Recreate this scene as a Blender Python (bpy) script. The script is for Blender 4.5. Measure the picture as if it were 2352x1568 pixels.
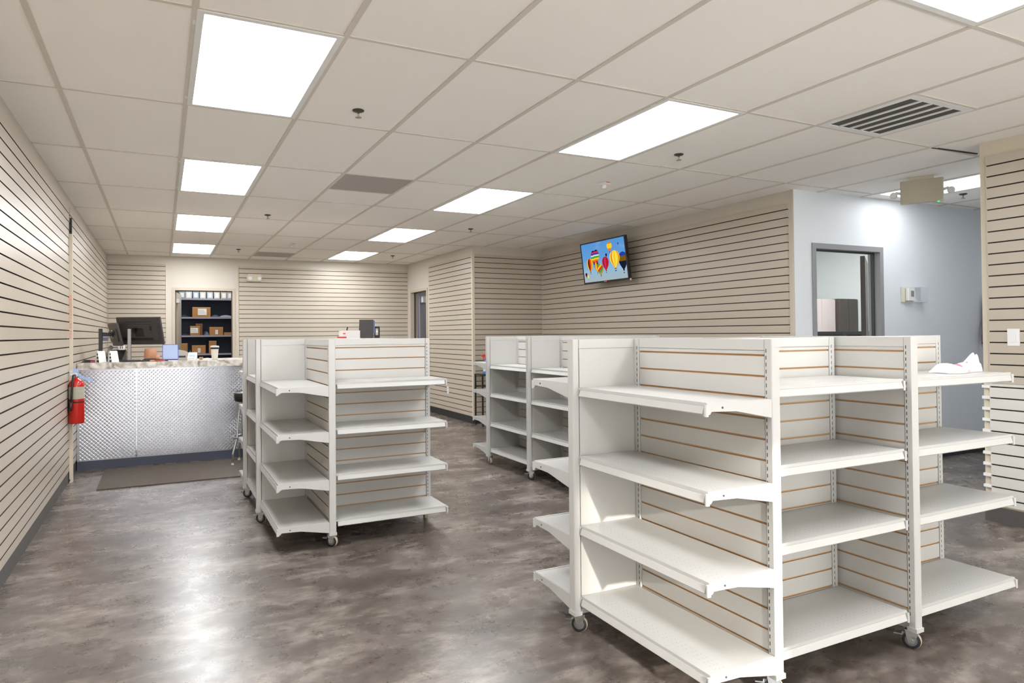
import bpy, math, random
from mathutils import Vector, Matrix
random.seed(7)
PI = math.pi
for o in list(bpy.data.objects): bpy.data.objects.remove(o)
SC = bpy.context.scene
COL = SC.collection

# ---------------------------------------------------------------- camera
H = 2.658                                   # ceiling height
CAMP = Vector((1.0932, -2.8395, 1.3416)); YAW, PITCH, ROLL, FPX = 0.44763, 0.01286, -0.008714, 1510.57
cam = bpy.data.cameras.new('camera'); camo = bpy.data.objects.new('camera', cam); COL.objects.link(camo)
fwd = Vector((math.sin(YAW)*math.cos(PITCH), math.cos(YAW)*math.cos(PITCH), math.sin(PITCH)))
rt = Vector((math.cos(YAW), -math.sin(YAW), 0)); up = rt.cross(fwd)
cr, sr = math.cos(ROLL), math.sin(ROLL)
r2 = rt*cr + up*sr; u2 = -rt*sr + up*cr
mw = Matrix((r2, u2, -fwd)).transposed().to_4x4(); mw.translation = CAMP
camo.matrix_world = mw
cam.sensor_fit = 'HORIZONTAL'; cam.sensor_width = 36; cam.lens = FPX/2352*36
cam.shift_x = 79.65/2352; cam.shift_y = -37.5/2352
cam.clip_start = 0.05; cam.clip_end = 200
SC.camera = camo

# ---------------------------------------------------------------- light and exposure
SC.view_settings.view_transform = 'Standard'; SC.view_settings.look = 'None'
SC.view_settings.gamma = 1; SC.view_settings.use_curve_mapping = False
SC.view_settings.exposure = 1.1
PANEL = 9.0                                  # strength of the ceiling panels
w = bpy.data.worlds.new('sky'); SC.world = w; w.use_nodes = True
w.node_tree.nodes['Background'].inputs[0].default_value = (0.93, 0.96, 1.0, 1)
w.node_tree.nodes['Background'].inputs[1].default_value = 5.0
sun = bpy.data.lights.new('sun', 'SUN'); sun.energy = 2.4; sun.angle = math.radians(1.2); sun.color = (1, 0.95, 0.86)
suno = bpy.data.objects.new('sun', sun); COL.objects.link(suno)
suno.rotation_euler = Vector((0.16, 1.0, -0.34)).to_track_quat('-Z', 'Y').to_euler()

# ---------------------------------------------------------------- materials
def lin(c):
    return tuple(((x/255)/12.92 if x/255 <= .04045 else ((x/255+.055)/1.055)**2.4) for x in c) + (1,)
MC = {}
def mat(name, col, rough=.5, metal=0, spec=.5, var=0, vscale=6, bump=0, bscale=80, coat=0, alpha=None, trans=0, stretch=None, col2=None):
    if name in MC: return MC[name]
    m = bpy.data.materials.new(name); m.use_nodes = True; nt = m.node_tree; b = nt.nodes['Principled BSDF']
    b.inputs['Base Color'].default_value = lin(col); b.inputs['Roughness'].default_value = rough
    b.inputs['Metallic'].default_value = metal; b.inputs['Specular IOR Level'].default_value = spec
    b.inputs['Coat Weight'].default_value = coat; b.inputs['Coat Roughness'].default_value = .1
    if trans: b.inputs['Transmission Weight'].default_value = trans
    if alpha is not None: b.inputs['Alpha'].default_value = alpha
    tc = nt.nodes.new('ShaderNodeTexCoord'); mp = nt.nodes.new('ShaderNodeMapping')
    nt.links.new(tc.outputs['Object'], mp.inputs[0])
    if stretch: mp.inputs['Scale'].default_value = stretch
    n = nt.nodes.new('ShaderNodeTexNoise'); n.inputs['Scale'].default_value = vscale; n.inputs['Detail'].default_value = 4
    nt.links.new(mp.outputs[0], n.inputs['Vector'])
    v = var if var else .02
    rmp = nt.nodes.new('ShaderNodeMix'); rmp.data_type = 'RGBA'
    c1 = lin(col); c2 = lin(col2) if col2 else tuple(max(0, x*(1-v)) for x in c1[:3])+(1,)
    c1b = c1 if col2 else tuple(min(1, x*(1+v)) for x in c1[:3])+(1,)
    rmp.inputs[6].default_value = c1b; rmp.inputs[7].default_value = c2
    nt.links.new(n.outputs['Fac'], rmp.inputs[0]); nt.links.new(rmp.outputs[2], b.inputs['Base Color'])
    if bump:
        n2 = nt.nodes.new('ShaderNodeTexNoise'); n2.inputs['Scale'].default_value = bscale
        nt.links.new(tc.outputs['Object'], n2.inputs['Vector'])
        bp = nt.nodes.new('ShaderNodeBump'); bp.inputs['Strength'].default_value = bump; bp.inputs['Distance'].default_value = .002
        nt.links.new(n2.outputs['Fac'], bp.inputs['Height']); nt.links.new(bp.outputs[0], b.inputs['Normal'])
    MC[name] = m; return m
def emis(name, col, s=1):
    if name in MC: return MC[name]
    m = bpy.data.materials.new(name); m.use_nodes = True; nt = m.node_tree
    nt.nodes.remove(nt.nodes['Principled BSDF']); e = nt.nodes.new('ShaderNodeEmission')
    e.inputs[0].default_value = lin(col); e.inputs[1].default_value = s
    nt.links.new(e.outputs[0], nt.nodes['Material Output'].inputs[0]); MC[name] = m; return m

TILE = mat('ceiling_tile', (250, 246, 240), .9, var=.012, vscale=2, bump=.25, bscale=220)
TEE = mat('ceiling_tee', (214, 208, 197), .5)
PAINT = mat('beige_paint', (206, 199, 187), .6, var=.01, bump=.1, bscale=150)
COOL = mat('cool_paint', (230, 234, 238), .55, var=.01, bump=.1, bscale=150)
SLAT = mat('slatwall_taupe', (192, 181, 166), .34, var=.03, vscale=1.3, bump=.05, bscale=60)
GROOVE = mat('slatwall_groove', (58, 50, 42), .8)
SLAT_PALE = mat('slatwall_pale', (216, 214, 206), .35, var=.02, vscale=1.3)
TRIMC = mat('cream_trim', (214, 204, 184), .5)
WHITE = mat('white_powder_coat', (195, 194, 191), .28, var=.01, vscale=3)
WPAN = mat('white_melamine', (196, 194, 190), .3, var=.01, vscale=2)
TAN = mat('groove_mdf', (190, 154, 114), .7)
SLOT = mat('slot_dark', (70, 74, 80), .7)
HOLE = mat('perforation', (176, 172, 168), .7)
CHROME = mat('chrome', (215, 220, 225), .12, metal=1)
ZINC = mat('zinc', (190, 195, 200), .3, metal=1)
RUB = mat('black_rubber', (28, 30, 34), .45)
TYRE = mat('caster_tread', (196, 182, 160), .5)
HUB = mat('caster_hub', (120, 116, 122), .35, metal=.4)
BASEB = mat('black_base', (38, 40, 44), .45)
BASEG = mat('grey_base', (86, 82, 80), .5, var=.1)
BASEN = mat('slate_base', (72, 76, 92), .4, var=.05)
BLK = mat('black_plastic', (34, 33, 34), .4, var=.05)
DGREY = mat('dark_grey_plastic', (72, 68, 66), .5, var=.08)
LGREY = mat('light_grey_plastic', (200, 198, 194), .45)
WPL = mat('white_plastic', (236, 236, 234), .4)
FRAMEG = mat('grey_door_frame', (150, 150, 152), .45)
FRAMEB = mat('beige_door_frame', (196, 184, 166), .5)
RED = mat('extinguisher_red', (200, 30, 22), .22, coat=.5)
CARD = mat('cardboard', (170, 122, 72), .8, var=.06)
PAPER = mat('paper_white', (232, 232, 228), .8)
NAVY = mat('navy_metal', (34, 46, 70), .55, var=.12, vscale=14)

def floor_mat():
    m = bpy.data.materials.new('polished_concrete'); m.use_nodes = True; nt = m.node_tree; b = nt.nodes['Principled BSDF']
    tc = nt.nodes.new('ShaderNodeTexCoord')
    def noise(s, d=6, rg=.6, dist=0, vec=None):
        n = nt.nodes.new('ShaderNodeTexNoise'); n.inputs['Scale'].default_value = s; n.inputs['Detail'].default_value = d
        n.inputs['Roughness'].default_value = rg; n.inputs['Distortion'].default_value = dist
        nt.links.new(vec or tc.outputs['Object'], n.inputs['Vector']); return n.outputs['Fac']
    mpx = nt.nodes.new('ShaderNodeMapping'); mpx.inputs['Scale'].default_value = (.8, 1.5, 1); nt.links.new(tc.outputs['Object'], mpx.inputs[0])
    na = noise(2.4, 12, .68, .15, mpx.outputs[0]); nb = noise(11, 8, .7, .1, mpx.outputs[0])
    mixn = nt.nodes.new('ShaderNodeMix'); mixn.inputs[0].default_value = .38; nt.links.new(na, mixn.inputs[2]); nt.links.new(nb, mixn.inputs[3])
    r = nt.nodes.new('ShaderNodeValToRGB'); nt.links.new(mixn.outputs[0], r.inputs[0])
    e = r.color_ramp.elements; e[0].position = .34; e[0].color = lin((60, 51, 46)); e[1].position = .66; e[1].color = lin((166, 156, 148))
    k = r.color_ramp.elements.new(.5); k.color = lin((99, 89, 82))
    # hand stained squares with slightly different tones
    mp = nt.nodes.new('ShaderNodeMapping'); mp.inputs['Rotation'].default_value = (0, 0, .12); nt.links.new(tc.outputs['Object'], mp.inputs[0])
    br = nt.nodes.new('ShaderNodeTexBrick'); nt.links.new(mp.outputs[0], br.inputs['Vector'])
    br.inputs['Scale'].default_value = 1.0; br.inputs['Brick Width'].default_value = .92; br.inputs['Row Height'].default_value = .92
    br.inputs['Mortar Size'].default_value = .0015; br.inputs['Color1'].default_value = (.84, .83, .82, 1); br.inputs['Color2'].default_value = (1.12, 1.11, 1.10, 1)
    br.inputs['Mortar'].default_value = (.7, .7, .7, 1)
    mx = nt.nodes.new('ShaderNodeMix'); mx.data_type = 'RGBA'; mx.blend_type = 'MULTIPLY'; mx.inputs[0].default_value = .7
    nt.links.new(r.outputs[0], mx.inputs[6]); nt.links.new(br.outputs[0], mx.inputs[7])
    # pale scuffs
    sc = nt.nodes.new('ShaderNodeValToRGB'); nt.links.new(noise(4.0, 12, .75, 0), sc.inputs[0])
    sc.color_ramp.elements[0].position = .52; sc.color_ramp.elements[1].position = .80
    sc.color_ramp.elements[1].color = (.35, .35, .35, 1)
    m2 = nt.nodes.new('ShaderNodeMix'); m2.data_type = 'RGBA'; nt.links.new(sc.outputs[0], m2.inputs[0])
    nt.links.new(mx.outputs[2], m2.inputs[6]); m2.inputs[7].default_value = lin((190, 184, 178))
    nt.links.new(m2.outputs[2], b.inputs['Base Color'])
    rr = nt.nodes.new('ShaderNodeMapRange'); nt.links.new(noise(5, 10, .65), rr.inputs[0])
    rr.inputs[1].default_value = .3; rr.inputs[2].default_value = .7; rr.inputs[3].default_value = .23; rr.inputs[4].default_value = .34
    nt.links.new(rr.outputs[0], b.inputs['Roughness'])
    b.inputs['Specular IOR Level'].default_value = 1.0
    bp = nt.nodes.new('ShaderNodeBump'); bp.inputs['Strength'].default_value = .07; bp.inputs['Distance'].default_value = .004
    nt.links.new(noise(26, 4, .5), bp.inputs['Height']); nt.links.new(bp.outputs[0], b.inputs['Normal'])
    return m
FLOOR = floor_mat()

PLATE = mat('tread_plate', (182, 183, 190), .30, metal=1, var=.03, vscale=4)
PLATE_HI = mat('tread_plate_lozenge', (214, 215, 222), .22, metal=1)

def stone_mat():
    m = bpy.data.materials.new('counter_laminate'); m.use_nodes = True; nt = m.node_tree; b = nt.nodes['Principled BSDF']
    tc = nt.nodes.new('ShaderNodeTexCoord'); n = nt.nodes.new('ShaderNodeTexNoise'); n.inputs['Scale'].default_value = 9; n.inputs['Detail'].default_value = 7; n.inputs['Distortion'].default_value = 1.6
    nt.links.new(tc.outputs['Object'], n.inputs['Vector']); r = nt.nodes.new('ShaderNodeValToRGB'); nt.links.new(n.outputs['Fac'], r.inputs[0])
    e = r.color_ramp.elements; e[0].position = .32; e[0].color = lin((138, 128, 116)); e[1].position = .66; e[1].color = lin((240, 236, 230))
    k = e.new(.48); k.color = lin((196, 188, 176))
    nt.links.new(r.outputs[0], b.inputs['Base Color']); b.inputs['Roughness'].default_value = .25; return m
STONE = stone_mat()

# ---------------------------------------------------------------- mesh builder
class MB:
    def __init__(s): s.v = []; s.f = []; s.m = []; s.sm = []
    def face(s, pts, mi=0, smooth=False):
        k = len(s.v); s.v += [tuple(p) for p in pts]; s.f.append(tuple(range(k, k+len(pts)))); s.m.append(mi); s.sm.append(smooth)
    def box(s, a, b, mi=0, M=None, bev=0):
        x0, y0, z0 = a; x1, y1, z1 = b
        if x0 > x1: x0, x1 = x1, x0
        if y0 > y1: y0, y1 = y1, y0
        if z0 > z1: z0, z1 = z1, z0
        k = len(s.v)
        if bev and min(x1-x0, y1-y0) > 2*bev:
            ring = [(x0+bev, y0), (x1-bev, y0), (x1, y0+bev), (x1, y1-bev), (x1-bev, y1), (x0+bev, y1), (x0, y1-bev), (x0, y0+bev)]
        else: ring = [(x0, y0), (x1, y0), (x1, y1), (x0, y1)]
        n = len(ring)
        P = [Vector((x, y, z0)) for x, y in ring] + [Vector((x, y, z1)) for x, y in ring]
        if M: P = [M @ p for p in P]
        s.v += [tuple(p) for p in P]
        s.f.append(tuple(k+i for i in reversed(range(n)))); s.f.append(tuple(k+n+i for i in range(n)))
        for i in range(n): s.f.append((k+i, k+(i+1) % n, k+n+(i+1) % n, k+n+i))
        s.m += [mi]*(n+2); s.sm += [False]*(n+2)
    def prism(s, poly, axis, a, b, mi=0, M=None):
        # poly in the two other axes; axis 0/1/2
        def P(p, t):
            q = [0, 0, 0]; q[axis] = t; o = [i for i in range(3) if i != axis]; q[o[0]] = p[0]; q[o[1]] = p[1]
            q = Vector(q); return M @ q if M else q
        k = len(s.v); n = len(poly)
        s.v += [tuple(P(p, a)) for p in poly] + [tuple(P(p, b)) for p in poly]
        s.f.append(tuple(k+i for i in range(n))); s.f.append(tuple(k+n+i for i in reversed(range(n))))
        for i in range(n): s.f.append((k+i, k+n+i, k+n+(i+1) % n, k+(i+1) % n))
        s.m += [mi]*(n+2); s.sm += [False]*(n+2)
    def lathe(s, prof, c=(0, 0, 0), n=20, mi=0, axis=2, M=None, caps=True):
        k = len(s.v); c = Vector(c)
        for r, h in prof:
            for i in range(n):
                t = 2*PI*i/n; a, b = r*math.cos(t), r*math.sin(t)
                p = Vector((a, b, h)) if axis == 2 else (Vector((h, a, b)) if axis == 0 else Vector((b, h, a)))
                p = p + c
                if M: p = M @ p
                s.v.append(tuple(p))
        for j in range(len(prof)-1):
            for i in range(n):
                i2 = (i+1) % n
                s.f.append((k+j*n+i, k+j*n+i2, k+(j+1)*n+i2, k+(j+1)*n+i)); s.m.append(mi); s.sm.append(True)
        if caps:
            s.f.append(tuple(k+i for i in reversed(range(n)))); s.m.append(mi); s.sm.append(False)
            q = k+(len(prof)-1)*n; s.f.append(tuple(q+i for i in range(n))); s.m.append(mi); s.sm.append(False)
    def tube(s, pts, r, n=10, mi=0, closed=False):
        pts = [Vector(p) for p in pts]; k = len(s.v); m = len(pts); nrm = None
        for i, p in enumerate(pts):
            a = pts[(i-1) % m] if (closed or i > 0) else p; b = pts[(i+1) % m] if (closed or i < m-1) else p
            t = (b-a).normalized()
            if nrm is None:
                nrm = t.cross(Vector((0, 0, 1)));
                if nrm.length < .1: nrm = t.cross(Vector((1, 0, 0)))
            nrm = (nrm - t*nrm.dot(t)).normalized(); bi = t.cross(nrm)
            rr = r[i] if isinstance(r, (list, tuple)) else r
            for j in range(n):
                q = 2*PI*j/n; s.v.append(tuple(p + (nrm*math.cos(q)+bi*math.sin(q))*rr))
        for i in range(m if closed else m-1):
            i2 = (i+1) % m
            for j in range(n):
                j2 = (j+1) % n
                s.f.append((k+i*n+j, k+i*n+j2, k+i2*n+j2, k+i2*n+j)); s.m.append(mi); s.sm.append(True)
        if not closed:
            s.f.append(tuple(k+j for j in reversed(range(n)))); s.m.append(mi); s.sm.append(False)
            s.f.append(tuple(k+(m-1)*n+j for j in range(n))); s.m.append(mi); s.sm.append(False)
    def mesh(s, name, mats):
        me = bpy.data.meshes.new(name); me.from_pydata(s.v, [], s.f); me.update()
        for m in (mats if isinstance(mats, (list, tuple)) else [mats]): me.materials.append(m)
        me.polygons.foreach_set('material_index', s.m); me.polygons.foreach_set('use_smooth', s.sm)
        return me
    def build(s, name, mats, parent=None, loc=None, rz=0):
        o = bpy.data.objects.new(name, s.mesh(name, mats)); COL.objects.link(o)
        if parent: o.parent = parent
        if loc is not None: o.location = loc
        if rz: o.rotation_euler = (0, 0, rz)
        return o
def put(name, me, parent=None, loc=(0, 0, 0), rz=0):
    o = bpy.data.objects.new(name, me); COL.objects.link(o); o.parent = parent; o.location = loc; o.rotation_euler = (0, 0, rz); return o
def tag(o, label, cat, group=None, kind=None):
    if label: o['label'] = label
    if cat: o['category'] = cat
    if group: o['group'] = group
    if kind: o['kind'] = kind
    return o
def thing(name, label, cat, loc=(0, 0, 0), rz=0, group=None):
    o = bpy.data.objects.new(name, None); COL.objects.link(o); o.location = loc; o.rotation_euler = (0, 0, rz); o.empty_display_size = .1
    return tag(o, label, cat, group)
def struct(o): o['kind'] = 'structure'; return o
def kids(o): return [c for c in bpy.data.objects if c.parent == o]
def copy_tree(o, parent=None):
    c = o.copy(); COL.objects.link(c)
    if parent: c.parent = parent
    for ch in kids(o): copy_tree(ch, c)
    return c

# ---------------------------------------------------------------- room shell
def wallbox(mb, p0, p1, z0, z1, t=.1, mi=0):
    """vertical slab; room face runs p0->p1, room on the LEFT of p0->p1, thickness to the right"""
    p0 = Vector(p0); p1 = Vector(p1); d = (p1-p0).normalized(); n = Vector((d.y, -d.x))
    q = [p0, p1, p1+n*t, p0+n*t]
    k = len(mb.v); mb.v += [(a.x, a.y, z0) for a in q] + [(a.x, a.y, z1) for a in q]
    for f in ((0, 1, 5, 4), (1, 2, 6, 5), (2, 3, 7, 6), (3, 0, 4, 7), (4, 5, 6, 7), (3, 2, 1, 0)):
        mb.f.append(tuple(k+i for i in f)); mb.m.append(mi); mb.sm.append(False)
def wall(name, p0, p1, m, openings=(), t=.1, z1=None):
    """openings: (s0, s1, z0, z1) along p0->p1"""
    mb = MB(); a = Vector(p0); b = Vector(p1); L = (b-a).length; d = (b-a)/L; s = 0; z1 = z1 or H+.02
    for (s0, s1, zb, zt) in sorted(openings):
        if s0 > s: wallbox(mb, a+d*s, a+d*s0, 0, z1, t)
        if zb > 0: wallbox(mb, a+d*s0, a+d*s1, 0, zb, t)
        if zt < z1: wallbox(mb, a+d*s0, a+d*s1, zt, z1, t)
        s = s1
    if s < L: wallbox(mb, a+d*s, b, 0, z1, t)
    return struct(mb.build(name, m))
def slatwall(parent, p0, p1, z0, z1, first, pitch=.0772, th=.018, mats=None, name='slat_panel'):
    """grooved panel standing th proud of the wall face p0->p1 (room on the left)"""
    a = Vector(p0); b = Vector(p1); d = (b-a).normalized(); n = Vector((-d.y, d.x))
    mb = MB(); g = .0045; dp = th*.7
    prof = [(th, z0)]
    gs = []; z = first
    while z > z0+.02: z -= pitch
    z += pitch
    while z < z1-.015: gs.append(z); z += pitch
    segs = []; cur = z0
    for q in gs:
        segs.append((cur, q-g, 0)); segs.append((q-g, q+g, 1)); cur = q+g
    segs.append((cur, z1, 0))
    def P(s, off, z): p = (a if s == 0 else b) + n*off; return (p.x, p.y, z)
    for (s0, s1, k) in segs:
        o = th if k == 0 else th-dp
        mb.face([P(0, o, s0), P(1, o, s0), P(1, o, s1), P(0, o, s1)], k)
        mb.face([P(0, .0005, s0), P(0, o, s0), P(0, o, s1), P(0, .0005, s1)], k)
        mb.face([P(1, o, s0), P(1, .0005, s0), P(1, .0005, s1), P(1, o, s1)], k)
        if k == 1:
            mb.face([P(0, th, s0), P(1, th, s0), P(1, o, s0), P(0, o, s0)], 1)
            mb.face([P(0, o, s1), P(1, o, s1), P(1, th, s1), P(0, th, s1)], 1)
    mb.face([P(0, .0005, z1), P(0, th, z1), P(1, th, z1), P(1, .0005, z1)], 0)
    mb.face([P(0, th, z0), P(0, .0005, z0), P(1, .0005, z0), P(1, th, z0)], 0)
    return mb.build(name, mats or [SLAT, GROOVE], parent)
def base(name, p0, p1, h, th, m):
    a = Vector(p0); b = Vector(p1); d = (b-a).normalized(); n = Vector((-d.y, d.x))
    mb = MB(); wallbox(mb, a+n*th, b+n*th, 0, h, th-.0005); return struct(mb.build(name, m))

XL = .304
FRONT = -4.6
FL, FR = (XL, 9.10), (5.29, 8.93)            # far wall ends
RF1 = (5.285, 6.03)                          # outside corner of the boxed-out room
TV0, TV1 = (6.50, 6.05), (6.385, 1.38)
BL1 = (9.45, 1.29)
RW0, RW1 = (6.335, -.19), (6.31, FRONT)
mb = MB(); mb.box((-.2, -5.2, -.1), (10.2, 13, 0)); floor = struct(mb.build('floor', FLOOR))
mb = MB(); mb.box((-.2, -4.9, H), (10.2, 13, H+.1)); ceil = struct(mb.build('ceiling', TILE))
mb = MB(); TW = .0125
for i in range(0, 17):
    x = i*.6096; y1 = 9.2 if x < 5.4 else (6.1 if x < 6.4 else 1.4)
    mb.box((x-TW, FRONT, H-.005), (x+TW, y1, H-.0003))
CT = [j*1.2192 for j in range(-3, 8)]
for y in CT:
    x1 = 9.6 if y < 1.3 else (6.45 if y < 6 else 5.3)
    mb.box((XL, y-TW*.8, H-.0046), (x1, y+TW*.8, H-.0003))
mb.box((5*.6096-0.6096, 2.5*1.2192-TW, H-.0046), (5*.6096, 2.5*1.2192+TW, H-.0003))
mb.box((8*.6096, -.6096-TW, H-.0046), (9*.6096, -.6096+TW, H-.0003))
mb.box((4*.6096, 6.5*1.2192-TW, H-.0046), (5*.6096, 6.5*1.2192+TW, H-.0003))
mb.build('ceiling_grid', TEE, ceil)
mb = MB(); wallbox(mb, (6.60, -.045), (6.11, -.006), H-.0075, H-.0004, .012); mb.build('tile_gap', GROOVE, ceil)

# left wall: room on the right of +Y, so run it far->near
wl = wall('wall_left', (XL, 9.2), (XL, FRONT-.1), PAINT)
slatwall(wl, (XL, 9.095), (XL, 4.345), .11, 2.555, 2.484)
slatwall(wl, (XL, 4.28), (XL, FRONT), .11, 2.555, 2.484)
base('baseboard_left', (XL, 9.09), (XL, FRONT), .108, .012, BASEG)
# far wall, with the storage doorway
def along(p, q, x): t = (x-p[0])/(q[0]-p[0]); return (x, p[1]+(q[1]-p[1])*t)
dF = Vector((FR[0]-FL[0], FR[1]-FL[1])); LF = dF.length
sx = lambda x: (x-FL[0])/(FR[0]-FL[0])*LF
# room (near side) must be on the left of p0->p1 : run right->left
wf = wall('wall_far', FR, FL, PAINT, [(LF-sx(2.185), LF-sx(1.29), 0, 2.105)], t=.12)
slatwall(wf, along(FL, FR, 1.155), (FL[0]+.02, along(FL, FR, FL[0]+.02)[1]), .11, 2.53, 2.484)
slatwall(wf, (FR[0]-.005, along(FL, FR, FR[0]-.005)[1]), along(FL, FR, 2.285), .11, 2.525, 2.484)
# right-hand far wall with a doorway (room on its -X side): near->far
wr = wall('wall_right_far', RF1, (5.285, 9.05), PAINT, [(7.93-RF1[1], 8.72-RF1[1], 0, 2.115)], t=.12)
slatwall(wr, (5.285, RF1[1]+.01), (5.285, 7.80), .11, 2.53, 2.484)
base('baseboard_right_far', (5.285, RF1[1]+.0), (5.285, 7.86), .10, .012, BASEB)
wc = wall('wall_alcove', TV0, (RF1[0]+.001, RF1[1]), PAINT, t=.12)
slatwall(wc, (TV0[0]-.001, TV0[1]), (RF1[0]+.012, RF1[1]), .11, 2.53, 2.484)
base('baseboard_alcove', TV0, RF1, .10, .012, BASEB)
mb = MB(); mb.box((5.262, 6.005, .1), (5.300, 6.043, 2.535)); struct(mb.build('trim_1', TRIMC))
wt = wall('wall_television', TV1, TV0, PAINT, t=.1)
dT = (Vector(TV0)-Vector(TV1)).normalized()
a = Vector(TV1)+dT*.055
slatwall(wt, a, Vector(TV0)-dT*.0185, .11, 2.535, 2.479)
base('baseboard_television', TV1, TV0, .10, .012, BASEB)
mb = MB(); wallbox(mb, Vector(TV1)+Vector((-.006, .0)), Vector(TV1)+dT*.012+Vector((-.006, 0)), 0, H, .002); struct(mb.build('trim_2', TRIMC))
# cool grey corridor wall with a doorway
bv = (Vector(BL1)-Vector(TV1)); LB = bv.length; bv /= LB
wb = wall('wall_corridor', BL1, (TV1[0]+.0005, TV1[1]), COOL, [(LB-1.19, LB-.275, 0, 2.125)], t=.12)
base('baseboard_corridor', BL1, (TV1[0]+1.25, TV1[1]-.024), .06, .012, BASEB)
base('trim_6', (TV1[0]+.22, TV1[1]-.005), (TV1[0]+.01, TV1[1]), .06, .012, BASEB)
we = wall('wall_corridor_end', (9.42, -.4), (9.42, 1.5), COOL)
wrt = wall('wall_right', RW1, RW0, TRIMC, t=.12)
slatwall(wrt, (RW1[0], RW1[1]+.05), (RW0[0]-.001, RW0[1]-.045), .965, 2.55, 2.484)
lowp = slatwall(wrt, (RW1[0], RW1[1]+.05), (RW0[0]-.001, RW0[1]-.045), .12, .963, 2.484, mats=[SLAT_PALE, GROOVE], name='lower_slat_panel')  # lower slats coloured paler than the upper ones
lowp['label'] = 'paler lower part of the right slatwall'
mb = MB()
z = 2.484-.0772*21
for k in range(11):
    zz = 2.484-.0772*(20+k)
    if zz < .97 and zz > .15: mb.box((6.314, -.236, zz-.010), (6.345, -.188, zz+.010))
mb.build('groove_insert', WPL, wrt)
base('baseboard_right', RW1, RW0, .105, .012, BASEG)
wcr = wall('wall_corridor_right', (RW0[0]+.1, -.191), (9.5, -.191), COOL, t=.1)
# storefront behind the camera: sill, mullions and openings to daylight
mb = MB()
for (x0, x1) in ((-.2, .55), (1.84, 2.05), (2.66, 3.35), (6.1, 10.2)): mb.box((x0, FRONT-.12, 0), (x1, FRONT, H+.02))
mb.box((-.2, FRONT-.12, 2.16), (10.2, FRONT, H+.02))
wfr = struct(mb.build('wall_front', PAINT))
for i, (x0, x1) in enumerate(((.55, 1.84), (2.05, 2.66), (3.35, 6.1))):
    mb = MB(); f = .05
    mb.box((x0, FRONT-.09, 0), (x0+f, FRONT-.03, 2.16)); mb.box((x1-f, FRONT-.09, 0), (x1, FRONT-.03, 2.16))
    mb.box((x0+f, FRONT-.09, 2.11), (x1-f, FRONT-.03, 2.16)); mb.box((x0+f, FRONT-.09, 0), (x1-f, FRONT-.03, .1))
    if x1-x0 > 2: mb.box((4.7, FRONT-.09, .1), (4.75, FRONT-.03, 2.11))
    struct(mb.build('window_%d' % (i+1), mat('bronze_frame', (92, 88, 84), .4, metal=.5)))
# added unseen blocks that keep the low sun off most of the glass
mb = MB(); WX = -12.0
def shade(x0, x1, h): mb.box((x0, WX-.5, 0), (x1, WX, h))
k = (FRONT-WX)*.16
shade(-6, 2.05-k-.0, 6.0); shade(2.72-k, 14, 6.0)
blk = mb.build('sun_blocker', mat('pale_blocker', (226, 222, 214), .9)); struct(blk)
mb = MB(); mb.box((-8, -14, -.12), (16, -5.2, -.005)); struct(mb.build('trim_3', mat('parking_concrete', (222, 220, 216), .9)))

# door frames
def frame(name, p0, p1, z, wd, m, depth=.13, proud=.012, stop=True):
    """p0->p1 clear opening ends, room on the left"""
    a = Vector(p0); b = Vector(p1); d = (b-a).normalized(); n = Vector((-d.y, d.x)); mb = MB()
    def seg(q0, q1, z0, z1):
        s0 = q0+n*proud; s1 = q1+n*proud; wallbox(mb, s0, s1, z0, z1, depth)
    seg(a-d*wd, a, 0, z+wd); seg(b, b+d*wd, 0, z+wd); seg(a, b, z, z+wd)
    if stop:
        s0 = a-n*.05; s1 = b-n*.05
        wallbox(mb, s0, s0+d*.015, 0, z, .03, 1); wallbox(mb, s1-d*.015, s1, 0, z, .03, 1); wallbox(mb, s0+d*.015, s1-d*.015, z-.015, z, .03, 1)
    return struct(mb.build(name, [m, mat(m.name+'_stop', (60, 62, 66) if m is FRAMEG else (90, 82, 72), .5)]))
frame('door_1', along(FL, FR, 2.180), along(FL, FR, 1.295), 2.10, .045, FRAMEB)
frame('door_2', (5.285, 7.935), (5.285, 8.715), 2.11, .045, FRAMEB)
p = Vector(TV1)+bv*1.185; q = Vector(TV1)+bv*.28
frame('door_3', p, q, 2.12, .05, FRAMEG)
mb = MB(); c0 = along(FL, FR, 1.155); mb.box((1.157, c0[1]-.02, 0), (1.172, c0[1], 2.535))
c1 = along(FL, FR, 2.275); mb.box((2.262, c1[1]-.02, 0), (2.278, c1[1], 2.535)); struct(mb.build('trim_4', TRIMC))

# ---------------------------------------------------------------- rooms seen through the doors
GREYP = mat('grey_room_paint', (196, 200, 198), .7)
wall('wall_office_back', (9.6, 3.6), (6.56, 3.6), GREYP)
wall('wall_office_left', (6.56, 3.7), (6.56, 1.52), GREYP)
wall('wall_office_right', (9.6, 1.2), (9.6, 3.7), GREYP)
DW = mat('dark_wood', (82, 72, 66), .5, stretch=(14, 14, .8), vscale=3, col2=(56, 50, 48))
LW = mat('pale_wood', (206, 194, 190), .5, stretch=(14, 14, .8), vscale=3, col2=(188, 176, 172))
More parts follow.
